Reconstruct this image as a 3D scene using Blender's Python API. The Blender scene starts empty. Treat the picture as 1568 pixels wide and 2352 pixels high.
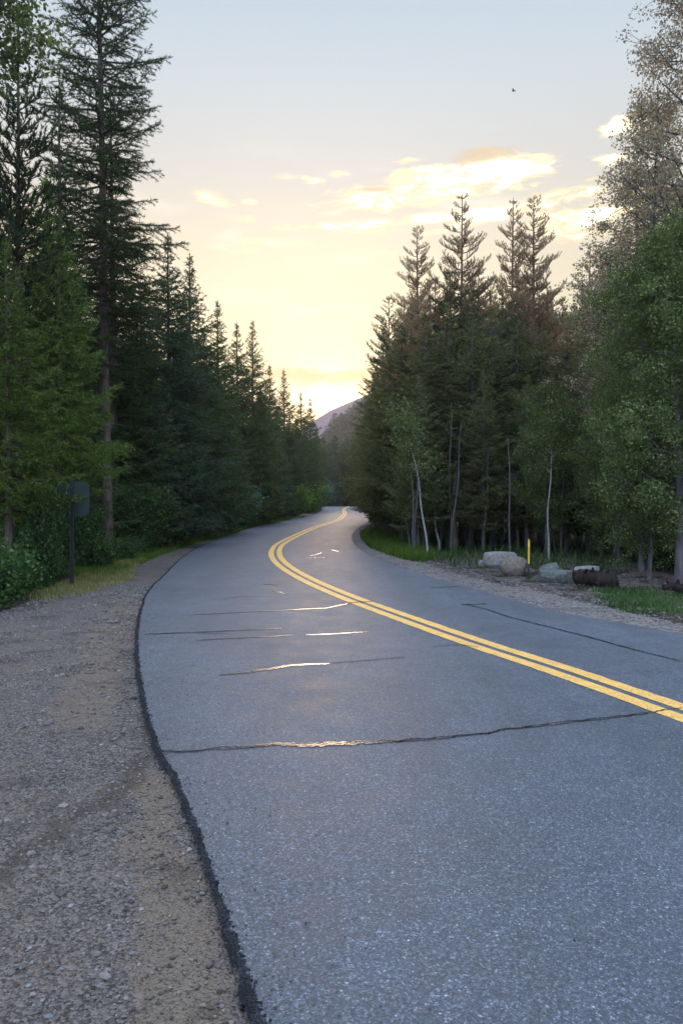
import bpy, math, random
import numpy as np
from mathutils import Vector

# ------------------------------------------------------------------ camera
SC = bpy.context.scene
COL = SC.collection
F, CX, HY = 1777.0, 784.0, 1140.0        # focal length and horizon measured on the photograph (1568 x 2352 grid)
EYE = 1.6
cam_d = bpy.data.cameras.new("camera")
cam_d.sensor_fit = 'VERTICAL'; cam_d.sensor_height = 24.0; cam_d.lens = F * 24.0 / 2352.0
cam_d.clip_start = 0.05; cam_d.clip_end = 20000
cam = bpy.data.objects.new("camera", cam_d); COL.objects.link(cam)
cam.location = (0, 0, EYE)
cam.rotation_euler = (math.radians(90) - math.atan((1176 - HY) / F), 0, 0)
SC.camera = cam
SC.view_settings.view_transform = 'Standard'
SC.view_settings.look = 'None'
SC.view_settings.exposure = 0.0
SC.view_settings.gamma = 1.0
SC.render.film_transparent = False
cy = SC.cycles
cy.max_bounces = 6; cy.diffuse_bounces = 3; cy.glossy_bounces = 2; cy.transmission_bounces = 3
cy.volume_bounces = 0; cy.transparent_max_bounces = 8
cy.use_denoising = True
cy.use_adaptive_sampling = True

# ------------------------------------------------------------------ node helpers
class NT:
    def __init__(s, tree): s.t = tree; s.n = tree.nodes; s.l = tree.links
    def node(s, typ, **kw):
        n = s.n.new(typ)
        for k, v in kw.items(): setattr(n, k, v)
        return n
    def put(s, sock, v):
        if isinstance(v, bpy.types.NodeSocket): s.l.new(v, sock)
        elif v is not None:
            if sock.type == 'RGBA' and hasattr(v, '__len__') and len(v) == 3: v = (*v, 1)
            sock.default_value = v
    def math(s, op, a, b=None, c=None, clamp=False):
        n = s.node('ShaderNodeMath', operation=op, use_clamp=clamp)
        s.put(n.inputs[0], a)
        if b is not None: s.put(n.inputs[1], b)
        if c is not None: s.put(n.inputs[2], c)
        return n.outputs[0]
    def mix(s, fac, a, b, mode='MIX'):
        n = s.node('ShaderNodeMix', data_type='RGBA', blend_type=mode)
        s.put(n.inputs[0], fac); s.put(n.inputs[6], a); s.put(n.inputs[7], b)
        return n.outputs[2]
    def noise(s, vec, scale, detail=4, rough=.55, dist=0.0):
        n = s.node('ShaderNodeTexNoise'); s.put(n.inputs['Vector'], vec)
        n.inputs['Scale'].default_value = scale; n.inputs['Detail'].default_value = detail
        n.inputs['Roughness'].default_value = rough; n.inputs['Distortion'].default_value = dist
        return n.outputs[0]
    def vor(s, vec, scale, out='Color', feature='F1'):
        n = s.node('ShaderNodeTexVoronoi', feature=feature); s.put(n.inputs['Vector'], vec)
        n.inputs['Scale'].default_value = scale
        return n.outputs[out]
    def ramp(s, fac, stops, interp='LINEAR'):
        n = s.node('ShaderNodeValToRGB'); s.put(n.inputs[0], fac)
        cr = n.color_ramp; cr.interpolation = interp
        while len(cr.elements) < len(stops): cr.elements.new(0.5)
        for e, (p, c) in zip(cr.elements, stops):
            e.position = p; e.color = (*c, 1) if hasattr(c, '__len__') else (c, c, c, 1)
        return n.outputs[0]
    def mrange(s, v, a, b, c=0.0, d=1.0, smooth=False):
        n = s.node('ShaderNodeMapRange', interpolation_type='SMOOTHSTEP' if smooth else 'LINEAR')
        s.put(n.inputs[0], v); s.put(n.inputs[1], a); s.put(n.inputs[2], b); s.put(n.inputs[3], c); s.put(n.inputs[4], d)
        return n.outputs[0]
    def scalev(s, vec, k):
        n = s.node('ShaderNodeMapping'); s.put(n.inputs[0], vec); n.inputs[3].default_value = k
        return n.outputs[0]

SUN_AZ = math.atan((748 - CX) / F); SUN_EL = math.atan((HY - 912) / F)      # the notch where the sun went down

# ------------------------------------------------------------------ sky
world = bpy.data.worlds.new("World"); SC.world = world
world.use_nodes = True
W = NT(world.node_tree); W.n.clear()
tc = W.node('ShaderNodeTexCoord').outputs['Generated']
nz = W.node('ShaderNodeVectorMath', operation='NORMALIZE'); W.l.new(tc, nz.inputs[0]); dvec = nz.outputs[0]
sp = W.node('ShaderNodeSeparateXYZ'); W.l.new(dvec, sp.inputs[0])
X_, Y_, Z_ = sp.outputs
az = W.math('ARCTAN2', X_, Y_)
el = W.math('ARCSINE', Z_)
sky = W.node('ShaderNodeTexSky', sky_type='NISHITA')
sky.sun_disc = False; sky.sun_elevation = SUN_EL; sky.sun_rotation = SUN_AZ; sky.air_density = 1.2; sky.dust_density = 2.5
R90 = math.pi / 2
def e_of(y): return max(0.0, math.atan((HY - y) / F)) / R90
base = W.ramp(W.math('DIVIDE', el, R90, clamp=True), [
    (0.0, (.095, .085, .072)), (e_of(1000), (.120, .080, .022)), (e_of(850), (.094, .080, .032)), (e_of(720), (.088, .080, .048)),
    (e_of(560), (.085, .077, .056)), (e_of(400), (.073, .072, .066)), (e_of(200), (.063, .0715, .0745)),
    (e_of(-60), (.050, .063, .073)), (0.56, (.145, .188, .255)), (1.0, (.225, .295, .43))])  # last two stops: unseen sky overhead, raised to light the ground
# unseen sky behind the photographer, made brighter and bluer to light the road
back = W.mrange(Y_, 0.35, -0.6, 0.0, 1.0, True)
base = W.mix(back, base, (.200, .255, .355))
# glow round the hidden sun
sd = (math.sin(SUN_AZ) * math.cos(SUN_EL), math.cos(SUN_AZ) * math.cos(SUN_EL), math.sin(SUN_EL))
dt = W.node('ShaderNodeVectorMath', operation='DOT_PRODUCT'); W.l.new(dvec, dt.inputs[0]); dt.inputs[1].default_value = sd
ang = W.math('ARCCOSINE', W.math('MINIMUM', dt.outputs['Value'], 0.99999))
g1 = W.math('POWER', 2.718, W.math('MULTIPLY', W.math('POWER', W.math('DIVIDE', ang, 0.16), 2.0), -1.0))
g2 = W.math('POWER', 2.718, W.math('MULTIPLY', W.math('POWER', W.math('DIVIDE', ang, 0.040), 2.0), -1.0))
base = W.mix(g1, base, (.022, .019, .005), 'ADD')
base = W.mix(g2, base, (.16, .12, .05), 'ADD')
# clouds, placed by azimuth and elevation
wv = W.node('ShaderNodeCombineXYZ'); W.l.new(az, wv.inputs[0]); W.l.new(W.math('MULTIPLY', el, 3.2), wv.inputs[1])
nA = W.noise(wv.outputs[0], 19, 9, .66, .5)
nB = W.noise(wv.outputs[0], 5.0, 4, .5, .2)
def ell(px, py, rx, ry, k=1.0, soft=.9, rot=0.0, amp=6.5):
    soft = soft * 1.3 + .3; rx *= 1.12; ry *= 1.12
    a0 = math.atan((px - CX) / F); e0 = math.atan((HY - py) / F * math.cos(a0))
    da = W.math('SUBTRACT', az, a0); de = W.math('SUBTRACT', W.math('SUBTRACT', el, e0), W.math('MULTIPLY', da, rot))
    q = W.math('ADD', W.math('POWER', W.math('DIVIDE', da, rx / F * .85), 2.0), W.math('POWER', W.math('DIVIDE', de, ry / F * .8), 2.0))
    v = W.math('ADD', W.math('SUBTRACT', 1.0, q), W.math('MULTIPLY', W.math('SUBTRACT', nA, .46), amp))
    return W.math('MULTIPLY', W.mrange(v, 0.0, soft, 0, 1, True), k)
def union(*m):
    r = m[0]
    for x in m[1:]: r = W.math('MAXIMUM', r, x)
    return r
bright = union(ell(1010, 505, 330, 14, .8, 1.2, .05), ell(1180, 490, 240, 14, .8, 1.2, .15), ell(930, 375, 60, 9, .5), ell(1000, 392, 70, 12, .7), ell(640, 560, 120, 9, .4), ell(1010, 432, 270, 42, 1.0, 1.3, .12, 5), ell(880, 462, 150, 16, .9, 1.6, .05), ell(1150, 395, 110, 40), ell(1235, 465, 150, 18, .75, 2.0, .2),
               ell(1325, 512, 150, 38, 1.0, 1.2, .05, 5), ell(1412, 308, 42, 24), ell(1400, 372, 40, 14, .7), ell(720, 418, 32, 10, .8),
               ell(775, 407, 28, 10, .5), ell(495, 462, 55, 16, .8, 1.5, -.1), ell(570, 468, 22, 8, .5), ell(560, 508, 55, 12, .45, 2.0), ell(545, 575, 70, 12, .4, 2.0),
               ell(860, 532, 120, 14, .5, 2.2), ell(850, 585, 60, 10, .4), ell(640, 412, 60, 8, .35, 2), ell(745, 925, 130, 34, 1.0, 1.0, 0, 2.5))
wisp = W.math('MULTIPLY', W.mrange(nB, .52, .72, 0, .35, True), W.mrange(el, e_of(300) * R90, e_of(520) * R90, 0, 1, True))
base = W.mix(wisp, base, (.150, .138, .110))
base = W.mix(W.math('MULTIPLY', bright, 2.2, clamp=True), base, (.135, .108, .052))
base = W.mix(W.mrange(bright, .25, .75, 0, 1, True), base, (.200, .186, .135))
grey = union(ell(1110, 364, 105, 20, .95, .8, .04, 3.5), ell(868, 441, 60, 8, .9, .8, 0, 3), ell(1150, 318, 40, 6, .3))
base = W.mix(grey, base, (.078, .060, .034))
yel = union(ell(930, 418, 38, 24, .6), ell(1025, 435, 28, 14, .5), ell(1310, 505, 26, 16, .7), ell(1230, 375, 40, 16, .5))
base = W.mix(yel, base, (.150, .125, .060))
low = union(ell(705, 868, 125, 27, 1.0, .6, -.05, 2.2), ell(815, 866, 85, 20, .9, .6, 0, 2.2))
base = W.mix(low, base, (.088, .040, .000))
base = W.mix(ell(735, 918, 105, 26, 1.0, .9, .1, 2.0), base, (.42, .36, .18))
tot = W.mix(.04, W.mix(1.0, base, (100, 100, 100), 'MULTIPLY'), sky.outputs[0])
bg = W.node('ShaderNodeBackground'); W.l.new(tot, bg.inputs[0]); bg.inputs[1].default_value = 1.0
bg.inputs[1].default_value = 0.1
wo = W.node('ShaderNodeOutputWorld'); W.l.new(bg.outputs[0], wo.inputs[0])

# ------------------------------------------------------------------ sun (veiled, at the notch in the hills)
sl = bpy.data.lights.new("sun", 'SUN'); sl.energy = 1.6; sl.angle = math.radians(10); sl.color = (1.0, .68, .45)
so = bpy.data.objects.new("sun", sl); COL.objects.link(so)
so.rotation_euler = Vector(sd).to_track_quat('Z', 'Y').to_euler()
so.location = (0, 0, 60)

# ------------------------------------------------------------------ mesh helpers
def tag(o, label=None, cat=None, group=None, kind=None):
    if label: o["label"] = label
    if cat: o["category"] = cat
    if group: o["group"] = group
    if kind: o["kind"] = kind
    return o
def mk(name, parts, mats, smooth=False):
    """parts: list of (V (n,3), F (m,3|4), material index)"""
    vs, lt, ls, mi = [], [], [], []
    off = 0; loops = []
    for p in parts:
        V, Fa = np.asarray(p[0], np.float32), np.asarray(p[1], np.int32)
        if len(Fa) == 0: continue
        vs.append(V); loops.append((Fa + off).ravel()); lt.append(np.full(len(Fa), Fa.shape[1], np.int32))
        mi.append(np.full(len(Fa), p[2] if len(p) > 2 else 0, np.int32)); off += len(V)
    V = np.concatenate(vs); L = np.concatenate(loops); T = np.concatenate(lt); M = np.concatenate(mi)
    me = bpy.data.meshes.new(name)
    me.vertices.add(len(V)); me.vertices.foreach_set("co", V.ravel())
    me.loops.add(len(L)); me.loops.foreach_set("vertex_index", L)
    me.polygons.add(len(T)); st = np.concatenate(([0], np.cumsum(T)[:-1])).astype(np.int32)
    me.polygons.foreach_set("loop_start", st); me.polygons.foreach_set("loop_total", T)
    me.polygons.foreach_set("material_index", M)
    me.polygons.foreach_set("use_smooth", np.full(len(T), smooth))
    for m in (mats if isinstance(mats, (list, tuple)) else [mats]): me.materials.append(m)
    me.update(calc_edges=True); me.validate()
    return me
def ob(name, me, parent=None, loc=None, rot=None, scale=None):
    o = bpy.data.objects.new(name, me); COL.objects.link(o)
    if parent: o.parent = parent
    if loc is not None: o.location = loc
    if rot is not None: o.rotation_euler = rot
    if scale is not None: o.scale = scale
    return o
def nrm(v): return v / np.maximum(np.linalg.norm(v, axis=-1, keepdims=True), 1e-9)
def blades(P, D, L, Wd, rng):
    n = len(P); D = nrm(D)
    S = nrm(np.cross(D, rng.normal(size=(n, 3))))
    L = np.broadcast_to(L, (n,))[:, None]; Wd = np.broadcast_to(Wd, (n,))[:, None]
    V = np.stack([P - S * Wd / 2, P + S * Wd / 2, P + D * L], 1).reshape(-1, 3)
    return V, np.arange(3 * n).reshape(-1, 3)
def leaves(P, L, rng, flat=0.0):
    n = len(P); A = nrm(rng.normal(size=(n, 3)) * (1, 1, 1 - flat)); B = nrm(np.cross(A, rng.normal(size=(n, 3))))
    L = np.broadcast_to(L, (n,))[:, None]
    V = np.stack([P - A * L * .5, P + B * L * .38, P + A * L * .6, P - B * L * .38], 1).reshape(-1, 3)
    return V, np.arange(4 * n).reshape(-1, 4)
def tube(pts, rad, k=8, rng=None, rough=0.0):
    pts = np.asarray(pts, float); n = len(pts); rad = np.broadcast_to(rad, (n,))
    t = nrm(np.gradient(pts, axis=0)); ref = np.array([0, 1, 0]) if abs(t[0][1]) < .8 else np.array([1, 0, 0])
    a = nrm(np.cross(t, ref)); b = np.cross(t, a)
    th = np.arange(k) / k * 2 * math.pi
    r = rad[:, None] * np.ones(k)
    if rng is not None and rough: r = r * (1 + rough * rng.normal(size=(n, k)))
    V = pts[:, None] + r[..., None] * (np.cos(th)[None, :, None] * a[:, None] + np.sin(th)[None, :, None] * b[:, None])
    i = np.arange(n - 1)[:, None] * k; j = np.arange(k)[None]; j2 = (j + 1) % k
    Fq = np.stack([i + j, i + j2, i + k + j2, i + k + j], -1).reshape(-1, 4)
    V = V.reshape(-1, 3)
    cap = [tuple(range(k)), ]
    return V, Fq
def box(x0, x1, y0, y1, z0, z1):
    V = np.array([(x, y, z) for z in (z0, z1) for y in (y0, y1) for x in (x0, x1)], float)
    return V, np.array([(0, 2, 3, 1), (4, 5, 7, 6), (0, 1, 5, 4), (2, 6, 7, 3), (0, 4, 6, 2), (1, 3, 7, 5)])
def vnoise(x, y, s=1.0, seed=0):
    r = np.random.default_rng(seed); v = 0; amp = 1
    for k in range(7):
        a = r.uniform(0, 6.28); f = s * (1.7 ** (k * .7)); ph = r.uniform(0, 6.28)
        v = v + amp * np.sin((x * math.cos(a) + y * math.sin(a)) * f + ph + 1.3 * np.sin((x * math.sin(a) - y * math.cos(a)) * f * .6 + ph * 2)); amp *= .8
    return v / 3.2

# ------------------------------------------------------------------ road plan (metres, from the photo's ground plane)
def unp(px, py):
    d = EYE * F / (py - HY); return ((px - CX) / F * d, d)
Lpx = [(585, 2352), (540, 2210), (495, 2070), (458, 1960), (425, 1860), (395, 1790), (362, 1730), (340, 1665), (325, 1600), (315, 1530), (315, 1450), (324, 1400),
       (343, 1357), (383, 1317), (417, 1283), (465, 1254), (520, 1232), (588, 1211), (656, 1198), (708, 1186), (735, 1175.5), (745, 1165)]
Rpx = [(1568, 1460), (1438, 1435), (1340, 1419), (1243, 1397), (1145, 1370), (1048, 1343), (950, 1316), (877, 1289), (824, 1262), (809, 1242), (811, 1225),
       (827, 1211.6), (849, 1196), (857, 1186), (856, 1172), (856, 1162.5)]
Cpx = [(1568, 1643), (1433, 1595), (1272, 1539), (1111, 1486.6), (950, 1430), (789, 1370), (720, 1340), (685, 1322), (655, 1303), (638, 1287), (632, 1270), (642, 1252),
       (674, 1234), (725, 1211.6), (776, 1194.5), (791, 1181), (795.7, 1166)]
def curve(pxs, pre):
    p = pre + [unp(*q) for q in pxs]
    return np.array([q[1] for q in p]), np.array([q[0] for q in p])
LY, LX = curve(Lpx, [(7.4, -24), (5.2, -14), (2.3, -5.0), (.56, 0.0)])
RY, RX = curve(Rpx, [(16.4, -24), (13.2, -14), (9.7, -5.0), (7.4, 0.9), (5.5, 5.2)])
CY, CXm = curve(Cpx, [(11.6, -24), (9.0, -14), (5.8, -5.0), (3.95, 0.8)])
def ext(Y, Xv, w):
    yy = np.array([150, 175, 205, 250, 320.]); xx = np.array([4.2, 9.0, 18, 36, 72]) + w
    return np.concatenate((Y, yy)), np.concatenate((Xv, xx))
LY, LX = ext(LY, LX, -4.8); RY, RX = ext(RY, RX, 3.2); CY, CXm = ext(CY, CXm, -.8)
def smooth(Yk, Xk):
    # monotone cubic in warped depth for gentle bends
    t = np.arcsinh(Yk / 6.0); m = np.gradient(Xk, t)
    def f(y):
        u = np.arcsinh(np.clip(np.asarray(y, float), Yk[0], Yk[-1]) / 6.0); i = np.clip(np.searchsorted(t, u) - 1, 0, len(t) - 2)
        h = t[i + 1] - t[i]; s = (u - t[i]) / h
        return ((2*s**3 - 3*s**2 + 1) * Xk[i] + (s**3 - 2*s**2 + s) * h * m[i] + (-2*s**3 + 3*s**2) * Xk[i+1] + (s**3 - s**2) * h * m[i+1])
    return f
fL, fR, fC = smooth(LY, LX), smooth(RY, RX), smooth(CY, CXm)
def drop(y):
    s = np.clip((np.asarray(y, float) - 118) / 90, 0, 1); return -3.2 * s * s * (3 - 2 * s)
def gz(x, y):
    x = np.asarray(x, float); y = np.asarray(y, float)
    d = np.maximum(np.maximum(fL(y) - x, x - fR(y)), 0)
    k = np.clip((d - 1.2) / 5, 0, 1)
    far = np.clip((d - 30) / 200, 0, 1)
    return -.022 + k * (.10 * vnoise(x, y, .55, 5) - .03) + .012 * np.clip(d / .6, 0, 1) * vnoise(x, y, 2.3, 6) + far * 2.0 * vnoise(x, y, .02, 7) + drop(y)
def gzf(x, y): return float(gz(x, y))

# ------------------------------------------------------------------ materials
def mat(name):
    m = bpy.data.materials.new(name); m.use_nodes = True; t = NT(m.node_tree); t.n.clear()
    out = t.node('ShaderNodeOutputMaterial'); return m, t, out
def pbsdf(t, out, col, rough=.8, spec=.3, normal=None):
    p = t.node('ShaderNodeBsdfPrincipled'); t.put(p.inputs['Base Color'], col); t.put(p.inputs['Roughness'], rough)
    t.put(p.inputs['Specular IOR Level'], spec)
    if normal: t.l.new(normal, p.inputs['Normal'])
    t.l.new(p.outputs[0], out.inputs[0]); return p
def bump(t, h, strength=.5, dist=.01, normal=None):
    b = t.node('ShaderNodeBump'); b.inputs['Strength'].default_value = strength; b.inputs['Distance'].default_value = dist
    t.l.new(h, b.inputs['Height'])
    if normal: t.l.new(normal, b.inputs['Normal'])
    return b.outputs[0]
def objco(t): return t.node('ShaderNodeTexCoord').outputs['Object']
def foliage(name, c1, c2, c3=None, trans=.35, sc=1.2, tcol=None):
    m, t, out = mat(name); co = objco(t)
    geo = t.node('ShaderNodeNewGeometry')
    oi = t.node('ShaderNodeObjectInfo')
    n = t.noise(co, sc, 3); col = t.mix(t.mrange(n, .32, .68), c1, c2)
    if c3: col = t.mix(t.mrange(geo.outputs['Random Per Island'], .72, 1.0, 0, .85), col, c3)
    br = t.mrange(geo.outputs['Random Per Island'], 0, 1, .75, 1.5)
    br2 = t.mrange(oi.outputs['Random'], 0, 1, .8, 1.2)
    sc_ = t.math('MULTIPLY', br, br2)
    cc = t.node('ShaderNodeCombineXYZ'); [t.l.new(sc_, cc.inputs[i]) for i in range(3)]
    col = t.mix(1.0, col, cc.outputs[0], 'MULTIPLY')
    d = t.node('ShaderNodeBsdfDiffuse'); t.l.new(col, d.inputs[0])
    tr = t.node('ShaderNodeBsdfTranslucent'); tc_ = t.mix(1.0, col, tcol or (1.25, 1.3, .7), 'MULTIPLY'); t.l.new(tc_, tr.inputs[0])
    mx = t.node('ShaderNodeMixShader'); mx.inputs[0].default_value = trans
    t.l.new(d.outputs[0], mx.inputs[1]); t.l.new(tr.outputs[0], mx.inputs[2]); t.l.new(mx.outputs[0], out.inputs[0])
    return m
def bark(name, c1, c2, sc=14, lent=None):
    m, t, out = mat(name); co = objco(t); st = t.scalev(co, (1, 1, .22))
    n = t.noise(st, sc, 5, .65); col = t.mix(t.mrange(n, .35, .65), c1, c2)
    if lent:
        st2 = t.scalev(co, (.5, .5, 3.0)); k = t.noise(st2, 7, 3); col = t.mix(t.mrange(k, .60, .66), col, lent)
    pbsdf(t, out, col, .9, .15, bump(t, n, .6, .02)); return m
M_spruce = foliage("spruce_needles", (.042, .060, .026), (.068, .094, .038), (.090, .118, .052))
M_darkspruce = foliage("dark_spruce_needles", (.026, .036, .018), (.042, .058, .026), (.060, .078, .036), .25)  # deeper green needles for the tallest spruce and the slim trees
M_blue = foliage("blue_spruce_needles", (.036, .062, .038), (.058, .096, .060), (.088, .128, .084))
M_bright = foliage("fresh_conifer_needles", (.046, .070, .018), (.080, .118, .030), (.115, .155, .042))
M_pine = foliage("pine_needles", (.040, .058, .030), (.065, .085, .045), (.10, .085, .05), .3)
M_pinetop = foliage("sunset_pine_needles", (.15, .150, .095), (.22, .215, .135), (.42, .26, .12), .5, tcol=(1.6, 1.0, .85))  # sunset halation painted into the needle colour and translucency
M_darkpine = foliage("dense_pine_needles", (.068, .074, .033), (.112, .115, .052), (.16, .14, .07), .4)
M_aspen = foliage("aspen_leaves", (.058, .076, .030), (.098, .122, .048), (.14, .17, .072), .4)
M_cotton = foliage("cottonwood_leaves", (.17, .175, .120), (.26, .25, .175), (.44, .31, .17), .5, tcol=(1.5, 1.15, .95))  # pink and orange sunset glow painted into the leaf colour
M_willow = foliage("willow_leaves", (.045, .095, .060), (.075, .145, .105), (.12, .19, .15), .35)
M_lime = foliage("lime_shrub_leaves", (.06, .12, .025), (.10, .18, .04), (.14, .22, .06), .4)
M_weed = foliage("weed_leaves", (.026, .050, .018), (.045, .080, .028), (.075, .115, .045), .35)
M_grass = foliage("grass_blades", (.045, .085, .014), (.075, .125, .022), (.13, .15, .04), .4, 3)
M_dry = foliage("dry_grass_blades", (.12, .125, .045), (.19, .17, .07), (.25, .21, .11), .35, 3)
M_bark = bark("brown_bark", (.050, .036, .028), (.105, .078, .062))
M_redbark = bark("reddish_bark", (.085, .050, .036), (.16, .10, .075))
M_greybark = bark("grey_bark", (.055, .050, .050), (.12, .105, .10))
M_white = bark("aspen_bark", (.18, .18, .16), (.30, .29, .26), 9, (.05, .045, .04))
M_twig = bark("dead_twigs", (.06, .05, .045), (.11, .09, .08), 20)

def asphalt():
    m, t, out = mat("worn_asphalt"); co = objco(t)
    v = t.vor(co, 175); v2 = t.vor(co, 95)
    s1 = t.node('ShaderNodeSeparateColor'); t.l.new(v, s1.inputs[0]); s2 = t.node('ShaderNodeSeparateColor'); t.l.new(v2, s2.inputs[0])
    big = t.noise(co, .35, 4, .55); mid = t.noise(co, 3.0, 5, .6); fine = t.noise(co, 60, 3, .7)
    base = t.ramp(t.math('ADD', t.math('MULTIPLY', big, .6), t.math('MULTIPLY', mid, .4)), [(.35, (.046, .054, .067)), (.65, (.076, .088, .107))])
    ua = t.node('ShaderNodeAttribute', attribute_name="across").outputs['Fac']
    tr = t.math('MULTIPLY', t.math('SINE', t.math('ADD', t.math('MULTIPLY', ua, 25.13), -.6)), .5)
    lng = t.noise(t.scalev(co, (1.0, .12, 1)), 2.2, 5, .6)
    wear = t.math('ADD', t.math('MULTIPLY', tr, .07), t.math('ADD', t.math('MULTIPLY', t.math('SUBTRACT', lng, .5), .65), 1.0))
    wc = t.node('ShaderNodeCombineXYZ'); [t.l.new(wear, wc.inputs[i]) for i in range(3)]
    base = t.mix(1.0, base, wc.outputs[0], 'MULTIPLY')
    agg = t.ramp(s1.outputs[0], [(0, (.35, .35, .36)), (.45, (.75, .75, .77)), (.8, (1.0, 1.0, .99)), (.92, (1.5, 1.48, 1.44)), (1, (2.7, 2.65, 2.55))])
    agg2 = t.ramp(s2.outputs[1], [(0, (.55, .55, .56)), (.7, (1.0, 1.0, 1.0)), (.93, (1.25, 1.22, 1.18)), (1, (2.3, 2.2, 2.05))])
    col = t.mix(1.0, base, agg, 'MULTIPLY'); col = t.mix(1.0, col, agg2, 'MULTIPLY')
    h = t.math('ADD', t.math('MULTIPLY', s1.outputs[0], .6), t.math('MULTIPLY', fine, .8))
    pbsdf(t, out, col, t.mrange(mid, .3, .7, .55, .68), .7, bump(t, h, .5, .005))
    return m
def gravel(name, sand, stone1, stone2, dark, k=1.0):
    m, t, out = mat(name); co = objco(t)
    w = t.noise(co, 25, 2); 
    v = t.node('ShaderNodeTexVoronoi'); t.l.new(co, v.inputs['Vector']); v.inputs['Scale'].default_value = 70 * k
    v2 = t.node('ShaderNodeTexVoronoi'); t.l.new(co, v2.inputs['Vector']); v2.inputs['Scale'].default_value = 150 * k
    s = t.node('ShaderNodeSeparateColor'); t.l.new(v.outputs['Color'], s.inputs[0])
    s2 = t.node('ShaderNodeSeparateColor'); t.l.new(v2.outputs['Color'], s2.inputs[0])
    big = t.noise(co, .9, 5, .6, .4); mid = t.noise(co, 6, 5, .65)
    st = t.mix(s.outputs[0], stone1, stone2)
    sandm = t.mrange(t.math('ADD', t.math('MULTIPLY', big, .75), t.math('MULTIPLY', mid, .25)), .46, .60, 0, 1, True)
    a1 = t.node('ShaderNodeAttribute', attribute_name="sandy").outputs['Fac']; a2 = t.node('ShaderNodeAttribute', attribute_name="damp").outputs['Fac']
    sandm = t.math('MAXIMUM', t.math('MULTIPLY', sandm, .45), t.mrange(t.math('ADD', a1, t.math('MULTIPLY', t.math('SUBTRACT', mid, .5), 1.1)), .10, .80, 0, 1, True))
    base = t.mix(t.math('MULTIPLY', sandm, .85), st, sand)
    base = t.mix(t.mrange(s2.outputs[1], .78, 1.0, 0, .85), base, stone2)
    base = t.mix(t.mrange(s2.outputs[0], .0, .35, .75, 0), base, dark)
    base = t.mix(t.mrange(t.noise(co, 1.7, 4), .52, .66, 0, .35, True), base, dark)
    base = t.mix(t.mrange(t.math('ADD', a2, t.math('MULTIPLY', t.math('SUBTRACT', mid, .5), .9)),   .2, 1.0, 0, .6, True), base, tuple(.30 * c for c in sand))
    h = t.math('ADD', t.math('SUBTRACT', 1.0, t.math('MULTIPLY', v.outputs['Distance'], 1.2)), t.math('MULTIPLY', mid, 1.6))
    pbsdf(t, out, base, .95, .15, bump(t, h, .8, .012)); return m
M_asphalt = asphalt()
M_gravelL = gravel("roadside_gravel", (.150, .112, .078), (.036, .029, .026), (.175, .145, .127), (.010, .008, .007))
M_gravelR = gravel("verge_gravel", (.125, .102, .085), (.065, .054, .048), (.21, .185, .165), (.05, .045, .045), .35)
M_stone = None
def stone_mat(name, c1, c2, sc=6, isl=True):
    m, t, out = mat(name); co = objco(t); n = t.noise(co, sc, 6, .65); col = t.mix(t.mrange(n, .3, .7), c1, c2)
    if isl:
        g = t.node('ShaderNodeNewGeometry'); b = t.mrange(g.outputs['Random Per Island'], 0, 1, .45, 1.6)
        cc = t.node('ShaderNodeCombineXYZ'); [t.l.new(b, cc.inputs[i]) for i in range(3)]
        col = t.mix(1.0, col, cc.outputs[0], 'MULTIPLY')
    pbsdf(t, out, col, .9, .2, bump(t, n, .7, .02)); return m
M_stones = stone_mat("loose_stones", (.055, .046, .041), (.165, .140, .124))
def ground_mat():
    m, t, out = mat("forest_floor"); co = objco(t)
    at = t.node('ShaderNodeAttribute', attribute_name="grassy"); ad = t.node('ShaderNodeAttribute', attribute_name="dirt")
    n = t.noise(co, 1.6, 6, .65); f = t.noise(co, 22, 5, .7)
    duff = t.mix(t.mrange(f, .35, .65), (.030, .024, .018), (.075, .060, .042))
    grs = t.mix(t.mrange(f, .35, .65), (.030, .050, .014), (.060, .085, .026))
    dirt = t.mix(t.mrange(f, .38, .62), (.060, .046, .042), (.155, .120, .105))
    dirt = t.mix(t.mrange(n, .50, .56), dirt, (.035, .028, .026))
    j = t.math('MULTIPLY', t.math('SUBTRACT', n, .5), 1.2)
    col = t.mix(t.mrange(t.math('ADD', at.outputs['Fac'], j), .35, .6), duff, grs)
    col = t.mix(t.mrange(t.math('ADD', ad.outputs['Fac'], j), .35, .6), col, dirt)
    pbsdf(t, out, col, .95, .1, bump(t, t.math('ADD', f, n), .9, .05)); return m
M_ground = ground_mat()
def flat_mat(name, c1, c2, rough=.7, sc=20, spec=.3, wear=None):
    m, t, out = mat(name); co = objco(t); n = t.noise(co, sc, 5, .65); col = t.mix(t.mrange(n, .35, .65), c1, c2)
    if wear:
        v = t.vor(co, 110); s = t.node('ShaderNodeSeparateColor'); t.l.new(v, s.inputs[0])
        big = t.noise(co, 2.5, 5, .7)
        k = t.math('ADD', s.outputs[0], t.math('MULTIPLY', t.math('SUBTRACT', big, .5), .9))
        col = t.mix(t.mrange(k, .75, .93, 0, .8), col, wear)
    pbsdf(t, out, col, rough, spec, bump(t, n, .4, .004)); return m
M_yellow = flat_mat("yellow_road_paint", (.64, .335, .070), (.72, .41, .10), .65, 9, .35, wear=(.20, .16, .10))
M_seal = flat_mat("tar_sealant", (.045, .043, .043), (.07, .066, .064), .26, 25, .7)
M_tar = flat_mat("dull_tar", (.008, .008, .010), (.020, .020, .024), .95, 60, .05)

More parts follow.
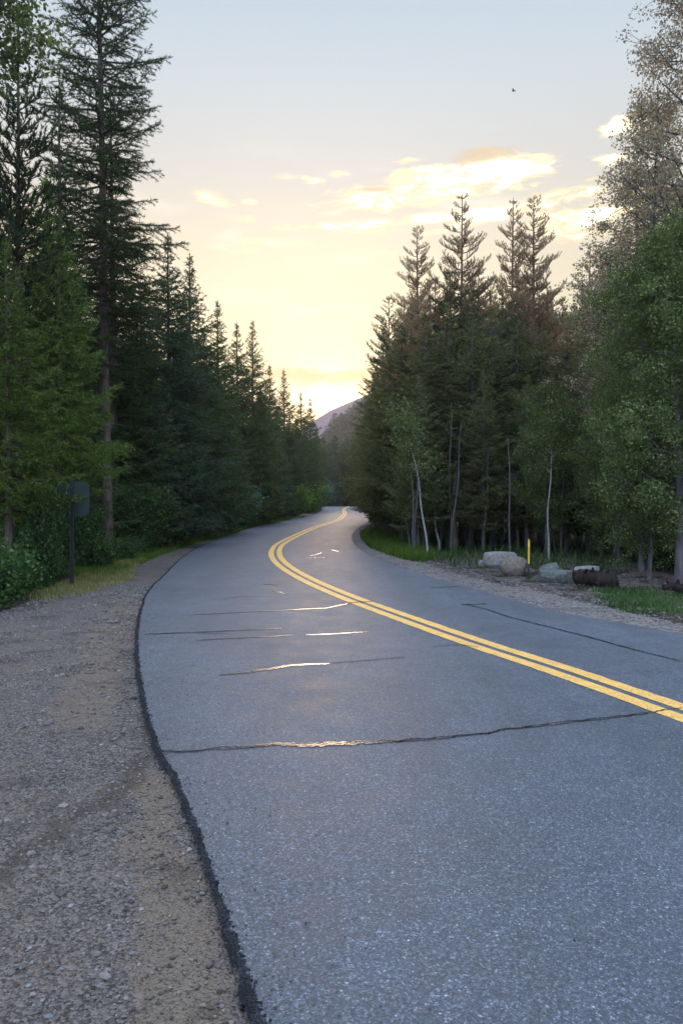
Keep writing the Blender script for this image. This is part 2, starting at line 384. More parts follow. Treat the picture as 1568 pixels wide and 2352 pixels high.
# ------------------------------------------------------------------ ground sheet
def spaced(fine, lo, hi, step, g=1.13):
    a = list(np.arange(fine[0], fine[1], step)); s = step
    while a[-1] < hi: s *= g; a.append(a[-1] + s)
    s = step; b = [a[0]]
    while b[-1] > lo: s *= g; b.append(b[-1] - s)
    return np.array(b[::-1][:-1] + a)
gx = spaced((-9, 10.5), -1600, 1600, .14); gy = spaced((1.5, 36), -260, 1350, .14, 1.10)
GX, GY = np.meshgrid(gx, gy)
def grid_faces(nx, ny):
    i = np.arange(ny - 1)[:, None] * nx + np.arange(nx - 1)[None]
    return np.stack([i, i + 1, i + nx + 1, i + nx], -1).reshape(-1, 4)
gzv = gz(GX, GY)
me = mk("ground", [(np.stack([GX, GY, gzv], -1).reshape(-1, 3), grid_faces(len(gx), len(gy)))], M_ground, True)
dL = (fL(GY) - GX).ravel(); dR = (GX - fR(GY)).ravel(); gyr = GY.ravel(); gxr = GX.ravel()
def box01(v, a, b, s): return np.clip((v - a) / s, 0, 1) * np.clip((b - v) / s, 0, 1)
grassy = np.maximum(.8 * box01(dL, .5, 2.4, .5) * np.clip((gyr - 17) / 3, 0, 1), box01(dR, .25, 3.0, .4) * np.clip((gyr - 21.0) / 1, 0, 1))
grassy = np.maximum(grassy, box01(gxr, 3.6, 9, .8) * box01(gyr, 10.5, 14.0, .7)) * (gyr < 160)
dirt = box01(dR, -.2, 9, .8) * box01(gyr, 11.0, 21.0, 1.6) * (1 - .8 * box01(gxr, 3.6, 9, .8) * box01(gyr, 10.5, 13.5, .7))
for nm, arr in (("grassy", grassy), ("dirt", dirt)):
    a = me.attributes.new(nm, 'FLOAT', 'POINT'); a.data.foreach_set('value', arr.astype(np.float32))
tag(ob("ground", me), kind="structure")

# ------------------------------------------------------------------ road ribbon with a real slab edge
ry = np.concatenate((np.arange(-24, 60, .12), np.arange(60, 320, .6)))
u = np.linspace(0, 1, 25); xl, xr = fL(ry), fR(ry)
wob = .018 * vnoise(ry, ry * 0, 7.0, 3) + .012 * vnoise(ry, ry * 0, 23.0, 4)
RXg = xl[:, None] + wob[:, None] * (1 - u)[None] ** 4 + (xr - xl)[:, None] * u[None]
RYg = np.repeat(ry[:, None], 25, 1)
def rz(x, y): return .012 + drop(y)
top = np.stack([RXg, RYg, rz(RXg, RYg)], -1).reshape(-1, 3)
parts = [(top, grid_faces(25, len(ry)))]
for side in (0, 24):
    a = np.stack([RXg[:, side], ry, rz(0, ry)], -1); b = a.copy(); b[:, 2] -= .09; b[:, 0] += (-.02 if side == 0 else .02)
    V = np.stack([a, b], 1).reshape(-1, 3); parts.append((V, grid_faces(2, len(ry))))
rme = mk("road", parts, M_asphalt); a_ = rme.attributes.new("across", "FLOAT", "POINT"); a_.data.foreach_set("value", np.concatenate([np.repeat(u[None], len(ry), 0).ravel(), np.zeros(len(rme.vertices) - 25 * len(ry))]).astype(np.float32))
road = ob("road", rme); tag(road, kind="structure")

def strip(c, w0, w1, z, seed=0, rag=.12, nmin=3):
    """thin sheet along polyline c (x,y) whose two edges lie at +-w0, +-w1 (arrays) to the sides"""
    c = np.asarray(c, float); t = nrm(np.gradient(c, axis=0)); nn = np.stack([-t[:, 1], t[:, 0]], -1)
    r = np.random.default_rng(seed)
    a = c + nn * (np.broadcast_to(w0, (len(c),)) * (1 + rag * r.normal(size=len(c))))[:, None]
    b = c + nn * (np.broadcast_to(w1, (len(c),)) * (1 + rag * r.normal(size=len(c))))[:, None]
    V = np.stack([a, b], 1).reshape(-1, 2); V = np.concatenate([V, (z + drop(V[:, 1]))[:, None]], 1)
    return V, grid_faces(2, len(c))
# double yellow centre line (two painted stripes, real width)
yy = np.concatenate((np.arange(-24, 60, .1), np.arange(60, 300, .6))); cc_ = np.stack([fC(yy), yy], -1)
ps = [strip(cc_, .185, .040, .0160, 1, .02), strip(cc_, -.040, -.185, .0160, 2, .02)]
tag(ob("road_marking", mk("road_marking", ps, M_yellow)), kind="structure")
# black seam along the left slab edge
yy = np.concatenate((np.arange(-2, 14, .014), np.arange(14, 70, .05))); ex = fL(yy) + .018 * vnoise(yy, yy * 0, 7.0, 3) + .012 * vnoise(yy, yy * 0, 23.0, 4)
wv_ = (.010 + .008 * np.clip(vnoise(yy, yy * 0, 1.1, 9), -1, 1) + .006 * vnoise(yy, yy * 0, 17, 10)).clip(.006, .05)
wv2 = .62 * wv_ * np.clip(1.3 - .004 * yy, .7, 1.3)
V1, F1 = strip(np.stack([ex, yy], -1), wv2 + .012, -wv2 * 1.1, .0155, 3, .13)
tag(ob("road_seam", mk("road_seam", [(V1, F1)], M_tar)), kind="structure")

rng = np.random.default_rng(77); n = 5200; cy_ = 1.9 + 9 * rng.random(n) ** 1.7
M_crumb = None
SEAM_CRUMBS = (fL(cy_) + rng.normal(0, .011, n), cy_)
def crackpath(pts, n=160, jit=.006, seed=0):
    p = np.array([unp(*q) for q in pts]); s = np.concatenate(([0], np.cumsum(np.linalg.norm(np.diff(p, axis=0), axis=1))))
    t = np.linspace(0, s[-1], n); q = np.stack([np.interp(t, s, p[:, 0]), np.interp(t, s, p[:, 1])], -1)
    r = np.random.default_rng(seed); q[:, 1] += np.convolve(r.normal(size=n + 8), np.ones(9) / 9, 'valid') * jit * 3
    return q, t / s[-1]
def taper(t, p=.5): return np.clip(4 * t * (1 - t), 0, 1) ** p
# sealed cracks: glossy tar bands, they mirror the sky at a low angle
seals = []
for k, (pts, w) in enumerate([
    ([(365, 1736), (430, 1733), (520, 1728), (620, 1721), (740, 1719), (850, 1714), (950, 1708), (1070, 1699), (1180, 1682), (1300, 1668), (1400, 1657), (1490, 1645)], .021),
    ([(499, 1557), (580, 1547), (640, 1538), (676, 1532), (757, 1529)], .036),
    ([(439, 1456.5), (540, 1452), (648, 1447)], .022), ([(447, 1475), (560, 1469), (672, 1463)], .020), ([(700, 1462.6), (780, 1459), (857, 1454.5)], .022),
    ([(420, 1417), (560, 1409), (749, 1400), (801, 1388)], .018), ([(330, 1461), (438, 1457)], .012), ([(620, 1357), (655, 1366)], .03),
    ([(710, 1279), (740, 1271)], .018), ([(762, 1264), (778, 1268)], .018), ([(700, 1283), (745, 1281)], .01),
    ([(600, 1343), (640, 1347)], .02)]):
    q, t = crackpath(pts, 200 if k == 0 else 80, .010, k)
    wid = w * (taper(t) if k else (.30 + 1.3 * np.exp(-((t - .30) / .16) ** 2)))
    seals.append(strip(q, wid, -wid, .0162, 20 + k, .15))
tag(ob("crack_sealant", mk("crack_sealant", seals, M_seal)), kind="structure")
# open dark cracks
cr = []
for k, (pts, w) in enumerate([
    ([(365, 1736), (430, 1733), (520, 1728), (620, 1721), (740, 1719), (850, 1714), (950, 1708), (1070, 1699), (1180, 1682), (1300, 1668), (1400, 1657), (1490, 1645), (1568, 1633)], .0065),
    ([(1070, 1391), (1119, 1403), (1170, 1421), (1232, 1436.5), (1352, 1467), (1449, 1495), (1568, 1524.6)], .012),
    ([(757, 1529), (840, 1523), (930, 1514)], .006), ([(990, 1353), (1060, 1349)], .012), ([(800, 1388), (860, 1384)], .012), ([(1060, 1392), (1120, 1390)], .010),
    ([(330, 1461), (430, 1457), (520, 1460)], .006), ([(990, 1490), (1060, 1485), (1100, 1492)], .004), ([(500, 1380), (560, 1372), (640, 1374)], .006)]):
    q, t = crackpath(pts, 300, .010, 50 + k); wid = w * (.7 + .3 * taper(t))
    cr.append(strip(q, wid, -wid, .0195 if k else .0205, 60 + k, .35))
tag(ob("road_crack", mk("road_crack", cr, M_tar)), kind="structure")

# ------------------------------------------------------------------ gravel shoulders
def sheet(name, ylo, yhi, f0, f1, m, nx=70, dy=.06, z=.008, seed=0, rag=.12, lump=.012):
    y = np.arange(ylo, yhi, dy); a, b = f0(y), f1(y) + rag * vnoise(y, y * 0, 3.1, seed) + rag * .6 * vnoise(y, y * 0, 9, seed + 1)
    uu = np.linspace(0, 1, nx); Xg = a[:, None] + (b - a)[:, None] * uu; Yg = np.repeat(y[:, None], nx, 1)
    Z = gz(Xg, Yg) + z + lump * np.sin(uu * math.pi)[None] * (vnoise(Xg, Yg, 4.0, seed + 2) * .5 + .5)
    return tag(ob(name, mk(name, [(np.stack([Xg, Yg, Z], -1).reshape(-1, 3), grid_faces(nx, len(y)))], m, True)), kind="structure")
# outer boundary of left shoulder from the photo
Spx = [(-700, 1640), (-330, 1500), (0, 1405), (80, 1376), (160, 1355), (215, 1340), (300, 1303), (350, 1280), (400, 1262), (455, 1245), (520, 1228), (590, 1208), (660, 1195)]
SY = np.array([-24, -4] + [unp(*q)[1] for q in Spx] + [300]); SX = np.array([-1.5, -4.6] + [unp(*q)[0] for q in Spx] + [unp(*Spx[-1])[0] - .2])
fS = lambda y: np.minimum(np.interp(y, SY, SX), fL(y) - .12)
sheet("gravel_shoulder", -8, 70, lambda y: fL(y) + .05, fS, M_gravelL, 90, .05, .010, 31, .10, .02)
Qpx = [(1568, 1432), (1500, 1416), (1300, 1372), (1180, 1347), (1050, 1318), (985, 1296), (900, 1276), (850, 1256), (832, 1236), (836, 1216)]
QY = np.array([-24, 4] + [unp(*q)[1] for q in Qpx] + [300]); QX = np.array([20, 7.6] + [unp(*q)[0] for q in Qpx] + [unp(*Qpx[-1])[0]])
def along(px_pts, Xa, Ya, wd):
    Xa = Xa + .07 * vnoise(Xa, Ya, 5.0, 55) + .03 * vnoise(Xa, Ya, 17.0, 56); Ya = Ya + .10 * vnoise(Xa, Ya, 4.0, 57)
    p = np.array([unp(*q) for q in px_pts]); best = np.full(Xa.shape, 9.)
    for (a, b) in zip(p[:-1], p[1:]):
        ab = b - a; t_ = np.clip(((Xa - a[0]) * ab[0] + (Ya - a[1]) * ab[1]) / (ab @ ab), 0, 1)
        best = np.minimum(best, np.hypot(Xa - a[0] - t_ * ab[0], Ya - a[1] - t_ * ab[1]))
    return np.clip(1.25 - best / wd, 0, 1)
me = bpy.data.objects["gravel_shoulder"].data; co_ = np.zeros(len(me.vertices) * 3); me.vertices.foreach_get('co', co_); co_ = co_.reshape(-1, 3)
sandy = np.maximum(along([(470, 2400), (420, 2150), (370, 1980), (355, 1850), (335, 1780)], co_[:, 0], co_[:, 1], .16), along([(190, 1650), (215, 1530), (255, 1450), (300, 1380)], co_[:, 0], co_[:, 1], .35) * .8)
sandy = np.maximum(sandy, along([(330, 2400), (345, 2200), (350, 2050)], co_[:, 0], co_[:, 1], .10) * .8)
damp = np.maximum(along([(352, 1738), (290, 1790), (215, 1850), (60, 1960), (-80, 2080)], co_[:, 0], co_[:, 1], .11), along([(350, 1735), (316, 1640)], co_[:, 0], co_[:, 1], .09) * .7)
for nm, arr in (("sandy", sandy), ("damp", damp)):
    a_ = me.attributes.new(nm, 'FLOAT', 'POINT'); a_.data.foreach_set('value', arr.astype(np.float32))
fQ = lambda y: np.maximum(np.interp(y, QY, QX), fR(y) + .25)
sheet("verge", 3, 75, lambda y: fR(y) - .05, fQ, M_gravelR, 30, .08, .012, 41, .08, .02)

ICO = None
def ico():
    p = (1 + 5 ** .5) / 2
    V = np.array([(-1, p, 0), (1, p, 0), (-1, -p, 0), (1, -p, 0), (0, -1, p), (0, 1, p), (0, -1, -p), (0, 1, -p), (p, 0, -1), (p, 0, 1), (-p, 0, -1), (-p, 0, 1)]) / 1.9
    Fc = np.array([(0, 11, 5), (0, 5, 1), (0, 1, 7), (0, 7, 10), (0, 10, 11), (1, 5, 9), (5, 11, 4), (11, 10, 2), (10, 7, 6), (7, 1, 8), (3, 9, 4), (3, 4, 2), (3, 2, 6), (3, 6, 8), (3, 8, 9), (4, 9, 5), (2, 4, 11), (6, 2, 10), (8, 6, 7), (9, 8, 1)])
    return V, Fc
IV, IF = ico()
def stones(P, size, rng):
    n = len(P); s = size[:, None, None] * rng.uniform(.6, 1.25, (n, 1, 3)) * np.array([1, 1, .62])
    th = rng.uniform(0, 6.28, n); c, s_ = np.cos(th), np.sin(th)
    V = (IV[None] * (1 + .18 * rng.normal(size=(n, 12, 1)))) * s
    X = V[..., 0] * c[:, None] - V[..., 1] * s_[:, None]; Yv = V[..., 0] * s_[:, None] + V[..., 1] * c[:, None]
    V = np.stack([X, Yv, V[..., 2]], -1) + P[:, None]
    Fc = IF[None] + (np.arange(n) * 12)[:, None, None]
    return V.reshape(-1, 3), Fc.reshape(-1, 3)
rng = np.random.default_rng(11)
# loose stones, denser close to the photographer
n = 26000; dist = 1.9 + 12 * rng.random(n) ** 1.9
yv = dist; a, b = fS(yv), fL(yv) - .03; uu = rng.random(n) ; xv = a + (b - a) * uu
msk = (xv > -dist * .50) & ((vnoise(xv, yv, 2.2, 77) + .5 * vnoise(xv, yv, 6, 78)) > rng.uniform(-1.3, .5, n))
xv, yv = xv[msk], yv[msk]
sz = .0035 + .0075 * rng.random(len(xv)) ** 2.2 + (rng.random(len(xv)) < .030) * rng.uniform(.005, .016, len(xv)) + .0007 * yv
P = np.stack([xv, yv, gz(xv, yv) + .014 + sz * .2], -1)
tag(ob("gravel", mk("gravel", [stones(P, sz, rng)], M_stones)), "loose grey and pale gravel strewn over the sandy roadside shoulder", "gravel", kind="stuff")
rg = np.random.default_rng(44); nn_ = 1700; gy_ = 1.9 + 12 * rg.random(nn_) ** 1.5; gx_ = fL(gy_) + .03 + rg.exponential(.16, nn_)
tag(ob("gravel", mk("road_grit", [stones(np.stack([gx_, gy_, np.full(nn_, .0145)], -1), .0018 + .0045 * rg.random(nn_) ** 3, rg)], M_stones)), "sparse grit kicked from the shoulder onto the left edge of the road", "gravel", kind="stuff")
pc = [unp(rg.normal(110, 70), min(2500, rg.normal(2270, 110))) for _ in range(60)] + [unp(rg.normal(80, 90), rg.normal(1640, 120)) for _ in range(50)] + [unp(rg.uniform(20, 260), rg.uniform(1400, 1450)) for _ in range(60)]
pc = np.array([(a_, b_, gzf(a_, b_) + .016) for a_, b_ in pc]); M_palest = stone_mat("pale_pebbles", (.085, .088, .092), (.17, .172, .168), 20)
tag(ob("gravel", mk("pale_pebbles", [stones(pc, (.003 + .009 * rg.random(len(pc)) ** 1.6) * (1 + .06 * pc[:, 1]), rg)], M_palest)), "larger pale pebbles lying in clusters on the left shoulder", "gravel", kind="stuff")
cx_, cy_ = SEAM_CRUMBS; M_crumb = stone_mat("asphalt_crumbs", (.008, .008, .009), (.030, .030, .031))
tag(ob("gravel", mk("seam_crumbs", [stones(np.stack([cx_, cy_, np.full(len(cx_), .016)], -1), .0028 + .004 * rng.random(len(cx_)) ** 2, rng)], M_crumb)), "fine dark crumbs along the broken left edge of the asphalt", "gravel", kind="stuff")
n = 5500; yv = rng.uniform(8.5, 24, n); a, b = fR(yv) + .05, fQ(yv) + .5; xv = a + (b - a) * rng.random(n)
sz = .008 + .020 * rng.random(n) ** 2; P = np.stack([xv, yv, gz(xv, yv) + .016], -1)
tag(ob("gravel", mk("gravel_far", [stones(P, sz, rng)], M_stones)), "pale gravel lying along the outer edge of the far lane by the dirt clearing", "gravel", kind="stuff")

# ------------------------------------------------------------------ tree builders
def trunk_parts(H, r0, rng, lean=(0, 0), k=9, mi=0, top=.02, n=26, wob=.02):
    t = np.linspace(0, 1, n); z = t * H
    x = lean[0] * t + wob * H * .1 * np.sin(t * 5 + rng.uniform(0, 6)); y = lean[1] * t + wob * H * .1 * np.sin(t * 4 + rng.uniform(0, 6))
    x -= x[0]; y -= y[0]
    r = r0 * (1 - t) ** .85 + top * .5 + r0 * .35 * np.exp(-t * H / .35)
    pts = np.stack([x, y, z], -1); pts[0, 2] = -.25
    return pts, tube(pts, r, k, rng, .05)
def branch_sets(kind, H, R, cb, lean_pts, rng, lev, nb, needle_l, needle_w, per, twig_step, tubes=True, thin=0.0, shape=.85, up=0.0, hang=.5, top_rag=.0):
    tz = lean_pts[:, 2]; V_need, parts_t, NP, ND, NL = [], [], [], [], []
    z = cb * H; 
    while z < H * .995:
        t = (z - cb * H) / (H - cb * H)
        m = max(3, int(round(nb * (1 - .45 * t) + rng.uniform(-.5, .5))))
        ph0 = rng.uniform(0, 6.28)
        for j in range(m):
            if rng.random() < thin: continue
            ph = ph0 + j * 6.283 / m + rng.normal(0, .25)
            prof = (1 - t) ** shape * (.55 + .45 * min(1, t / .10)) * min(1, .34 + .66 * (1 - t) / .26) if kind != 'pine' else ((1 - t) ** .65 * (.5 + .5 * min(1, t / .25)))
            L = R * prof * rng.uniform(.52, 1.22) + (.05 if kind == 'pine' else .03) + .012 * (1 - t) * H * .1
            zz = z + rng.uniform(-.5, .5) * lev; zz = min(max(zz, cb * H * .9), H * .99)
            bx, by = np.interp(zz, tz, lean_pts[:, 0]), np.interp(zz, tz, lean_pts[:, 1])
            kr = rng.uniform(.45, 1.45); ns = max(5, int(L / .12)); s = np.linspace(0, 1, ns)
            if kind == 'pine': rise = L * (rng.normal(.12, .10) * s + .42 * kr * s ** 2.2 + up * s)
            else:
                a0 = -.30 + .85 * t ** 1.3 + up + rng.normal(0, .09); rise = L * (a0 * s + .24 * kr * s ** 2)
            wig = rng.normal(0, .11) * L
            dx, dy = math.cos(ph), math.sin(ph)
            px = bx + dx * L * s - dy * wig * s ** 2; py = by + dy * L * s + dx * wig * s ** 2; pz = zz + rise
            pts = np.stack([px, py, pz], -1)
            if tubes and L > .25: parts_t.append(tube(pts[::2] if ns > 8 else pts, np.linspace(.012 + .012 * L, .004, len(pts[::2]) if ns > 8 else ns), 3))
            fwd = nrm(np.gradient(pts, axis=0)); lat = np.array([-dy, dx, 0.])
            nt = max(4, int(L / twig_step)); s0 = .12 if kind != 'pine' else .22
            st = s0 + (1 - s0) * (np.arange(nt) + rng.random(nt)) / nt
            sg = np.where(np.arange(nt) % 2 == 0, 1., -1.)
            ip = np.stack([np.interp(st, s, pts[:, i]) for i in range(3)], -1); fw = np.stack([np.interp(st, s, fwd[:, i]) for i in range(3)], -1)
            if kind == 'pine':
                tl = L * .16 * (1.1 - st) + .17 * rng.uniform(.7, 1.3, nt); td = nrm(fw * .55 + lat * (sg * rng.uniform(.1, 1.0, nt))[:, None] + np.array([0, 0, 1]) * rng.uniform(.35, 1.2, nt)[:, None])
            else:
                tl = (L * .42 * (1 - st) ** .8 + .11) * rng.uniform(.6, 1.25, nt); td = nrm(fw * .75 + lat * sg[:, None] * rng.uniform(.5, 1.0, nt)[:, None] + np.array([0, 0, -1]) * rng.uniform(-.05, hang, nt)[:, None])
            tl = tl * min(1.0, .30 + L * 1.1)
            # needles along twigs and along the branch
            cnt = np.maximum(3, (tl / .30 * per)).astype(int)
            idx = np.repeat(np.arange(nt), cnt); q = rng.random(len(idx))
            P = ip[idx] + td[idx] * (tl[idx] * q)[:, None]; 
            if kind != 'pine': P[:, 2] -= (q ** 2) * tl[idx] * .18
            D = td[idx] * (.9 if kind != 'pine' else 1.0) + rng.normal(0, .62 if kind != 'pine' else .55, (len(idx), 3)) + (np.array([0, 0, .35]) if kind == 'pine' else 0)
            NP.append(P); ND.append(D); NL.append(needle_l * rng.uniform(.6, 1.3, len(idx)))
            nbm = int(per * L / (.5 if kind != 'pine' else 1.2)); q = s0 + (1 - s0) * rng.random(nbm)
            P = np.stack([np.interp(q, s, pts[:, i]) for i in range(3)], -1); fw = np.stack([np.interp(q, s, fwd[:, i]) for i in range(3)], -1)
            NP.append(P); ND.append(fw + rng.normal(0, .6, (nbm, 3))); NL.append(needle_l * rng.uniform(.6, 1.2, nbm))
        z += lev * rng.uniform(.75, 1.25)
    # leader
    nn = int(per * 1.4); q = rng.random(nn) * .035 * H; P = np.stack([np.full(nn, lean_pts[-1, 0]), np.full(nn, lean_pts[-1, 1]), H - q + .05], -1)
    NP.append(P); ND.append(rng.normal(0, .35, (nn, 3)) + (0, 0, 1.0)); NL.append(np.full(nn, needle_l * .75))
    NP = np.concatenate(NP); ND = np.concatenate(ND); NL = np.concatenate(NL)
    return parts_t, blades(NP, ND, NL, needle_w * rng.uniform(.7, 1.3, len(NP)), rng)
def conifer(tag_, kind, seed, H, R, cb, r0, mneed, mbark, lev, nb, nl, nw, per, ts, thin=.05, shape=.85, up=0., hang=.5, lean=(0, 0), dead=0, tubes=True):
    rng = np.random.default_rng(seed)
    pts, tb = trunk_parts(H, r0, rng, lean)
    bt, nd = branch_sets(kind, H, R, cb, pts, rng, lev, nb, nl, nw, per, ts, tubes, thin, shape, up, hang)
    tp = [tb] + bt
    for i in range(dead):
        z = rng.uniform(.06, cb + .12) * H; ph = rng.uniform(0, 6.28); L = rng.uniform(.3, .9)
        bx, by = np.interp(z, pts[:, 2], pts[:, 0]), np.interp(z, pts[:, 2], pts[:, 1])
        s = np.linspace(0, 1, 5); tp.append(tube(np.stack([bx + math.cos(ph) * L * s, by + math.sin(ph) * L * s, z - .12 * L * s ** 2], -1), np.linspace(.012, .003, 5), 3))
    return dict(H=H, R=R, trunk=mk(tag_ + "_trunk", tp, mbark, True), crown=mk(tag_ + "_crown", [nd], mneed))
PROTO = {}
def spruce_p(key, seed, m, H=10, R=1.35, cb=.06, q=1.0, thin=.05, shape=.8, mb=None, hang=.5):
    PROTO[key] = conifer(key, 'spruce', seed, H, R, cb, .012 * H, m, mb or M_bark, .165 / q, 8, .105 / q ** .5, .027 / q ** .6, 19 * q, .085 / q ** .5, thin, shape, 0., hang)
spruce_p('spruce_a', 1, M_spruce, R=2.1, shape=.75); spruce_p('spruce_b', 2, M_spruce, R=1.85, thin=.08, shape=.72); spruce_p('blue_a', 3, M_blue, R=2.3, shape=.76, hang=.7); spruce_p('blue_b', 4, M_blue, R=2.0, shape=.72)
for k, (s_, m_, R_) in enumerate([(5, M_spruce, 2.0), (6, M_spruce, 1.6), (7, M_blue, 1.9)]):
    PROTO['far_%d' % k] = conifer('far', 'spruce', s_, 10, R_, .05, .11, m_, M_bark, .26, 8, .20, .075, 9, .14, .04, .72)
PROTO['hero'] = conifer('hero', 'spruce', 21, 18.2, 2.15, .27, .15, M_darkspruce, M_bark, .215, 7, .09, .017, 32, .085, .16, .42, .03, .35, (-.25, 0), 26)
PROTO['thin_pine'] = conifer('thin_pine', 'pine', 22, 11.2, 1.15, .30, .085, M_darkspruce, M_bark, .18, 6, .10, .022, 42, .09, .1, dead=14)
PROTO['slim'] = conifer('slim', 'spruce', 23, 12.5, .95, .18, .10, M_darkspruce, M_bark, .18, 7, .10, .023, 26, .085, .08, .6, dead=10)
PROTO['bright_a'] = conifer('bright_a', 'spruce', 24, 7, 1.5, .26, .085, M_bright, M_bark, .17, 8, .095, .022, 24, .08, .14, .62, .10, .35)
PROTO['bright_b'] = conifer('bright_b', 'spruce', 25, 7, 1.3, .22, .08, M_bright, M_bark, .17, 8, .095, .022, 24, .08, .14, .7, .06, .4)
for k in range(4):
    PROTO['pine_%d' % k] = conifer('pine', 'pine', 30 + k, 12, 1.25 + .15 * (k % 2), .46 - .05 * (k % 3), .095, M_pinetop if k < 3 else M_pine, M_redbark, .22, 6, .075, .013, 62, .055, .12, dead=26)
for k in range(3):
    PROTO['dense_%d' % k] = conifer('dense', 'spruce', 40 + k, 9, 1.75 - .15 * k, .13, .075, M_darkpine, M_greybark, .17, 7, .11, .026, 20, .09, .10, .70, .22, .2, dead=16)

def leafy(tag_, seed, H, R, cb, r0, m, mb, nleaf, ls, lean=(0, 0), nbr=26, clump=.42, prof=1.0, rise=.75, asym=0):
    rng = np.random.default_rng(seed)
    pts, tb = trunk_parts(H * .96, r0, rng, lean, 8, wob=.12); tp = [tb]; C, S = [], []
    for i in range(nbr):
        t = (i + rng.random()) / nbr; z = (cb + (1 - cb) * t * .95) * H * .96; ph = i * 2.4 + rng.normal(0, .4)
        env = math.sin(math.pi * min(.97, .16 + .84 * t) ** .85) ** .75 * prof
        L = R * env * rng.uniform(.6, 1.1) + .15
        bx, by = np.interp(z, pts[:, 2], pts[:, 0]), np.interp(z, pts[:, 2], pts[:, 1])
        s = np.linspace(0, 1, 8); P = np.stack([bx + math.cos(ph) * L * s, by + math.sin(ph) * L * s, z + L * rise * (s ** 1.4) * rng.uniform(.5, 1.1)], -1)
        tp.append(tube(P, np.linspace(.3 * r0 * (1 - t) + .012, .005, 8), 4))
        for q in np.linspace(.35, 1.0, 4):
            c = np.array([np.interp(q, s, P[:, k]) for k in range(3)]); C.append(c + rng.normal(0, .12, 3)); S.append(clump * rng.uniform(.6, 1.15) * (.6 + .5 * q))
            for _ in range(2):
                e = c + rng.normal(0, .32, 3) * np.array([1, 1, .8]); tp.append(tube(np.stack([c, (c + e) / 2 + rng.normal(0, .03, 3), e]), [.008, .006, .003], 3)); C.append(e); S.append(clump * rng.uniform(.45, .8))
    C = np.array(C); S = np.array(S); w = S ** 2 / (S ** 2).sum(); idx = rng.choice(len(C), nleaf, p=w)
    off = nrm(rng.normal(size=(nleaf, 3))) * (rng.random(nleaf) ** .5)[:, None] * S[idx][:, None] * np.array([1, 1, .8])
    P = C[idx] + off
    return dict(H=H, R=R, trunk=mk(tag_ + "_trunk", tp, mb, True), crown=mk(tag_ + "_crown", [leaves(P, ls * rng.uniform(.6, 1.3, nleaf), rng)], m))
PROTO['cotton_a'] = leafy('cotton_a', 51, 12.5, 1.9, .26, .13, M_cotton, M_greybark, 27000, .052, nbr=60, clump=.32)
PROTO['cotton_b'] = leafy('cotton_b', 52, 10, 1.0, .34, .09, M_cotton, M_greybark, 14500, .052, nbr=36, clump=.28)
PROTO['aspen_a'] = leafy('aspen_a', 53, 8, 1.7, .12, .08, M_aspen, M_greybark, 62000, .056, nbr=40, clump=.44)
PROTO['aspen_b'] = leafy('aspen_b', 54, 6, 1.2, .12, .06, M_aspen, M_greybark, 27000, .054, nbr=28, clump=.42)
PROTO['corner'] = leafy('corner', 55, 10.6, 1.5, .78, .05, M_aspen, M_twig, 9000, .08, nbr=26, clump=.4)

def shrub(tag_, seed, H, R, m, n, ls, stems=14):
    rng = np.random.default_rng(seed); tp, C, S = [], [], []
    for i in range(stems):
        ph = rng.uniform(0, 6.28); L = R * rng.uniform(.3, .9); h = H * rng.uniform(.55, 1.0)
        s = np.linspace(0, 1, 7); P = np.stack([math.cos(ph) * L * s ** 1.3, math.sin(ph) * L * s ** 1.3, h * s ** .9 - .05], -1) + rng.normal(0, .015, (7, 3))
        tp.append(tube(P, np.linspace(.014, .004, 7), 3))
        for q in np.linspace(.25, 1, 6): C.append([np.interp(q, s, P[:, k]) for k in range(3)]); S.append(.26 * rng.uniform(.6, 1.2) * R ** .5)
    C = np.array(C); S = np.array(S); idx = rng.integers(0, len(C), n)
    P = C[idx] + rng.normal(size=(n, 3)) * S[idx][:, None] * .62; P[:, 2] = np.abs(P[:, 2])
    return dict(H=H, R=R, trunk=mk(tag_ + "_stems", tp, M_twig), crown=mk(tag_ + "_leaves", [leaves(P, ls * rng.uniform(.6, 1.4, n), rng)], m))
PROTO['willow_a'] = shrub('willow_a', 61, 1.8, 1.1, M_willow, 9000, .07); PROTO['willow_b'] = shrub('willow_b', 62, 1.6, .9, M_willow, 7000, .075)
PROTO['lime'] = shrub('lime', 63, 1.6, 1.0, M_lime, 7000, .085); PROTO['weedy'] = shrub('weedy', 64, 1.0, .8, M_weed, 7000, .06, 18); PROTO['greenbush'] = shrub('greenbush', 65, 1.7, 1.0, M_weed, 10000, .065)

# ------------------------------------------------------------------ placing
PR = random.Random(5)
def plant(name, key, x, y, H, label, cat, group=None, rs=1.0, rot=None, crown='crown', stem='trunk'):
    p = PROTO[key]; e = bpy.data.objects.new(name, None); COL.objects.link(e); e.empty_display_size = .3
    e.location = (x, y, gzf(x, y)); e.rotation_euler = (0, 0, PR.uniform(0, 6.28) if rot is None else rot)
    s = H / p['H']; e.scale = (s * rs, s * rs, s)
    tag(e, label, cat, group)
    ob(stem, p['trunk'], e); ob(crown, p['crown'], e)
    return e
def at(px, d): return (px - CX) / F * d, d
def tree(name, key, px, d, tip, label, cat='tree', group=None, rs=1.0, rot=None):
    x, y = at(px, d); H = (HY - tip) / F * d + EYE - gzf(x, y)
    return plant(name, key, x, y, H, label, cat, group, rs, (px * 1.37 + d * 2.1) % 6.28 if rot is None else rot)

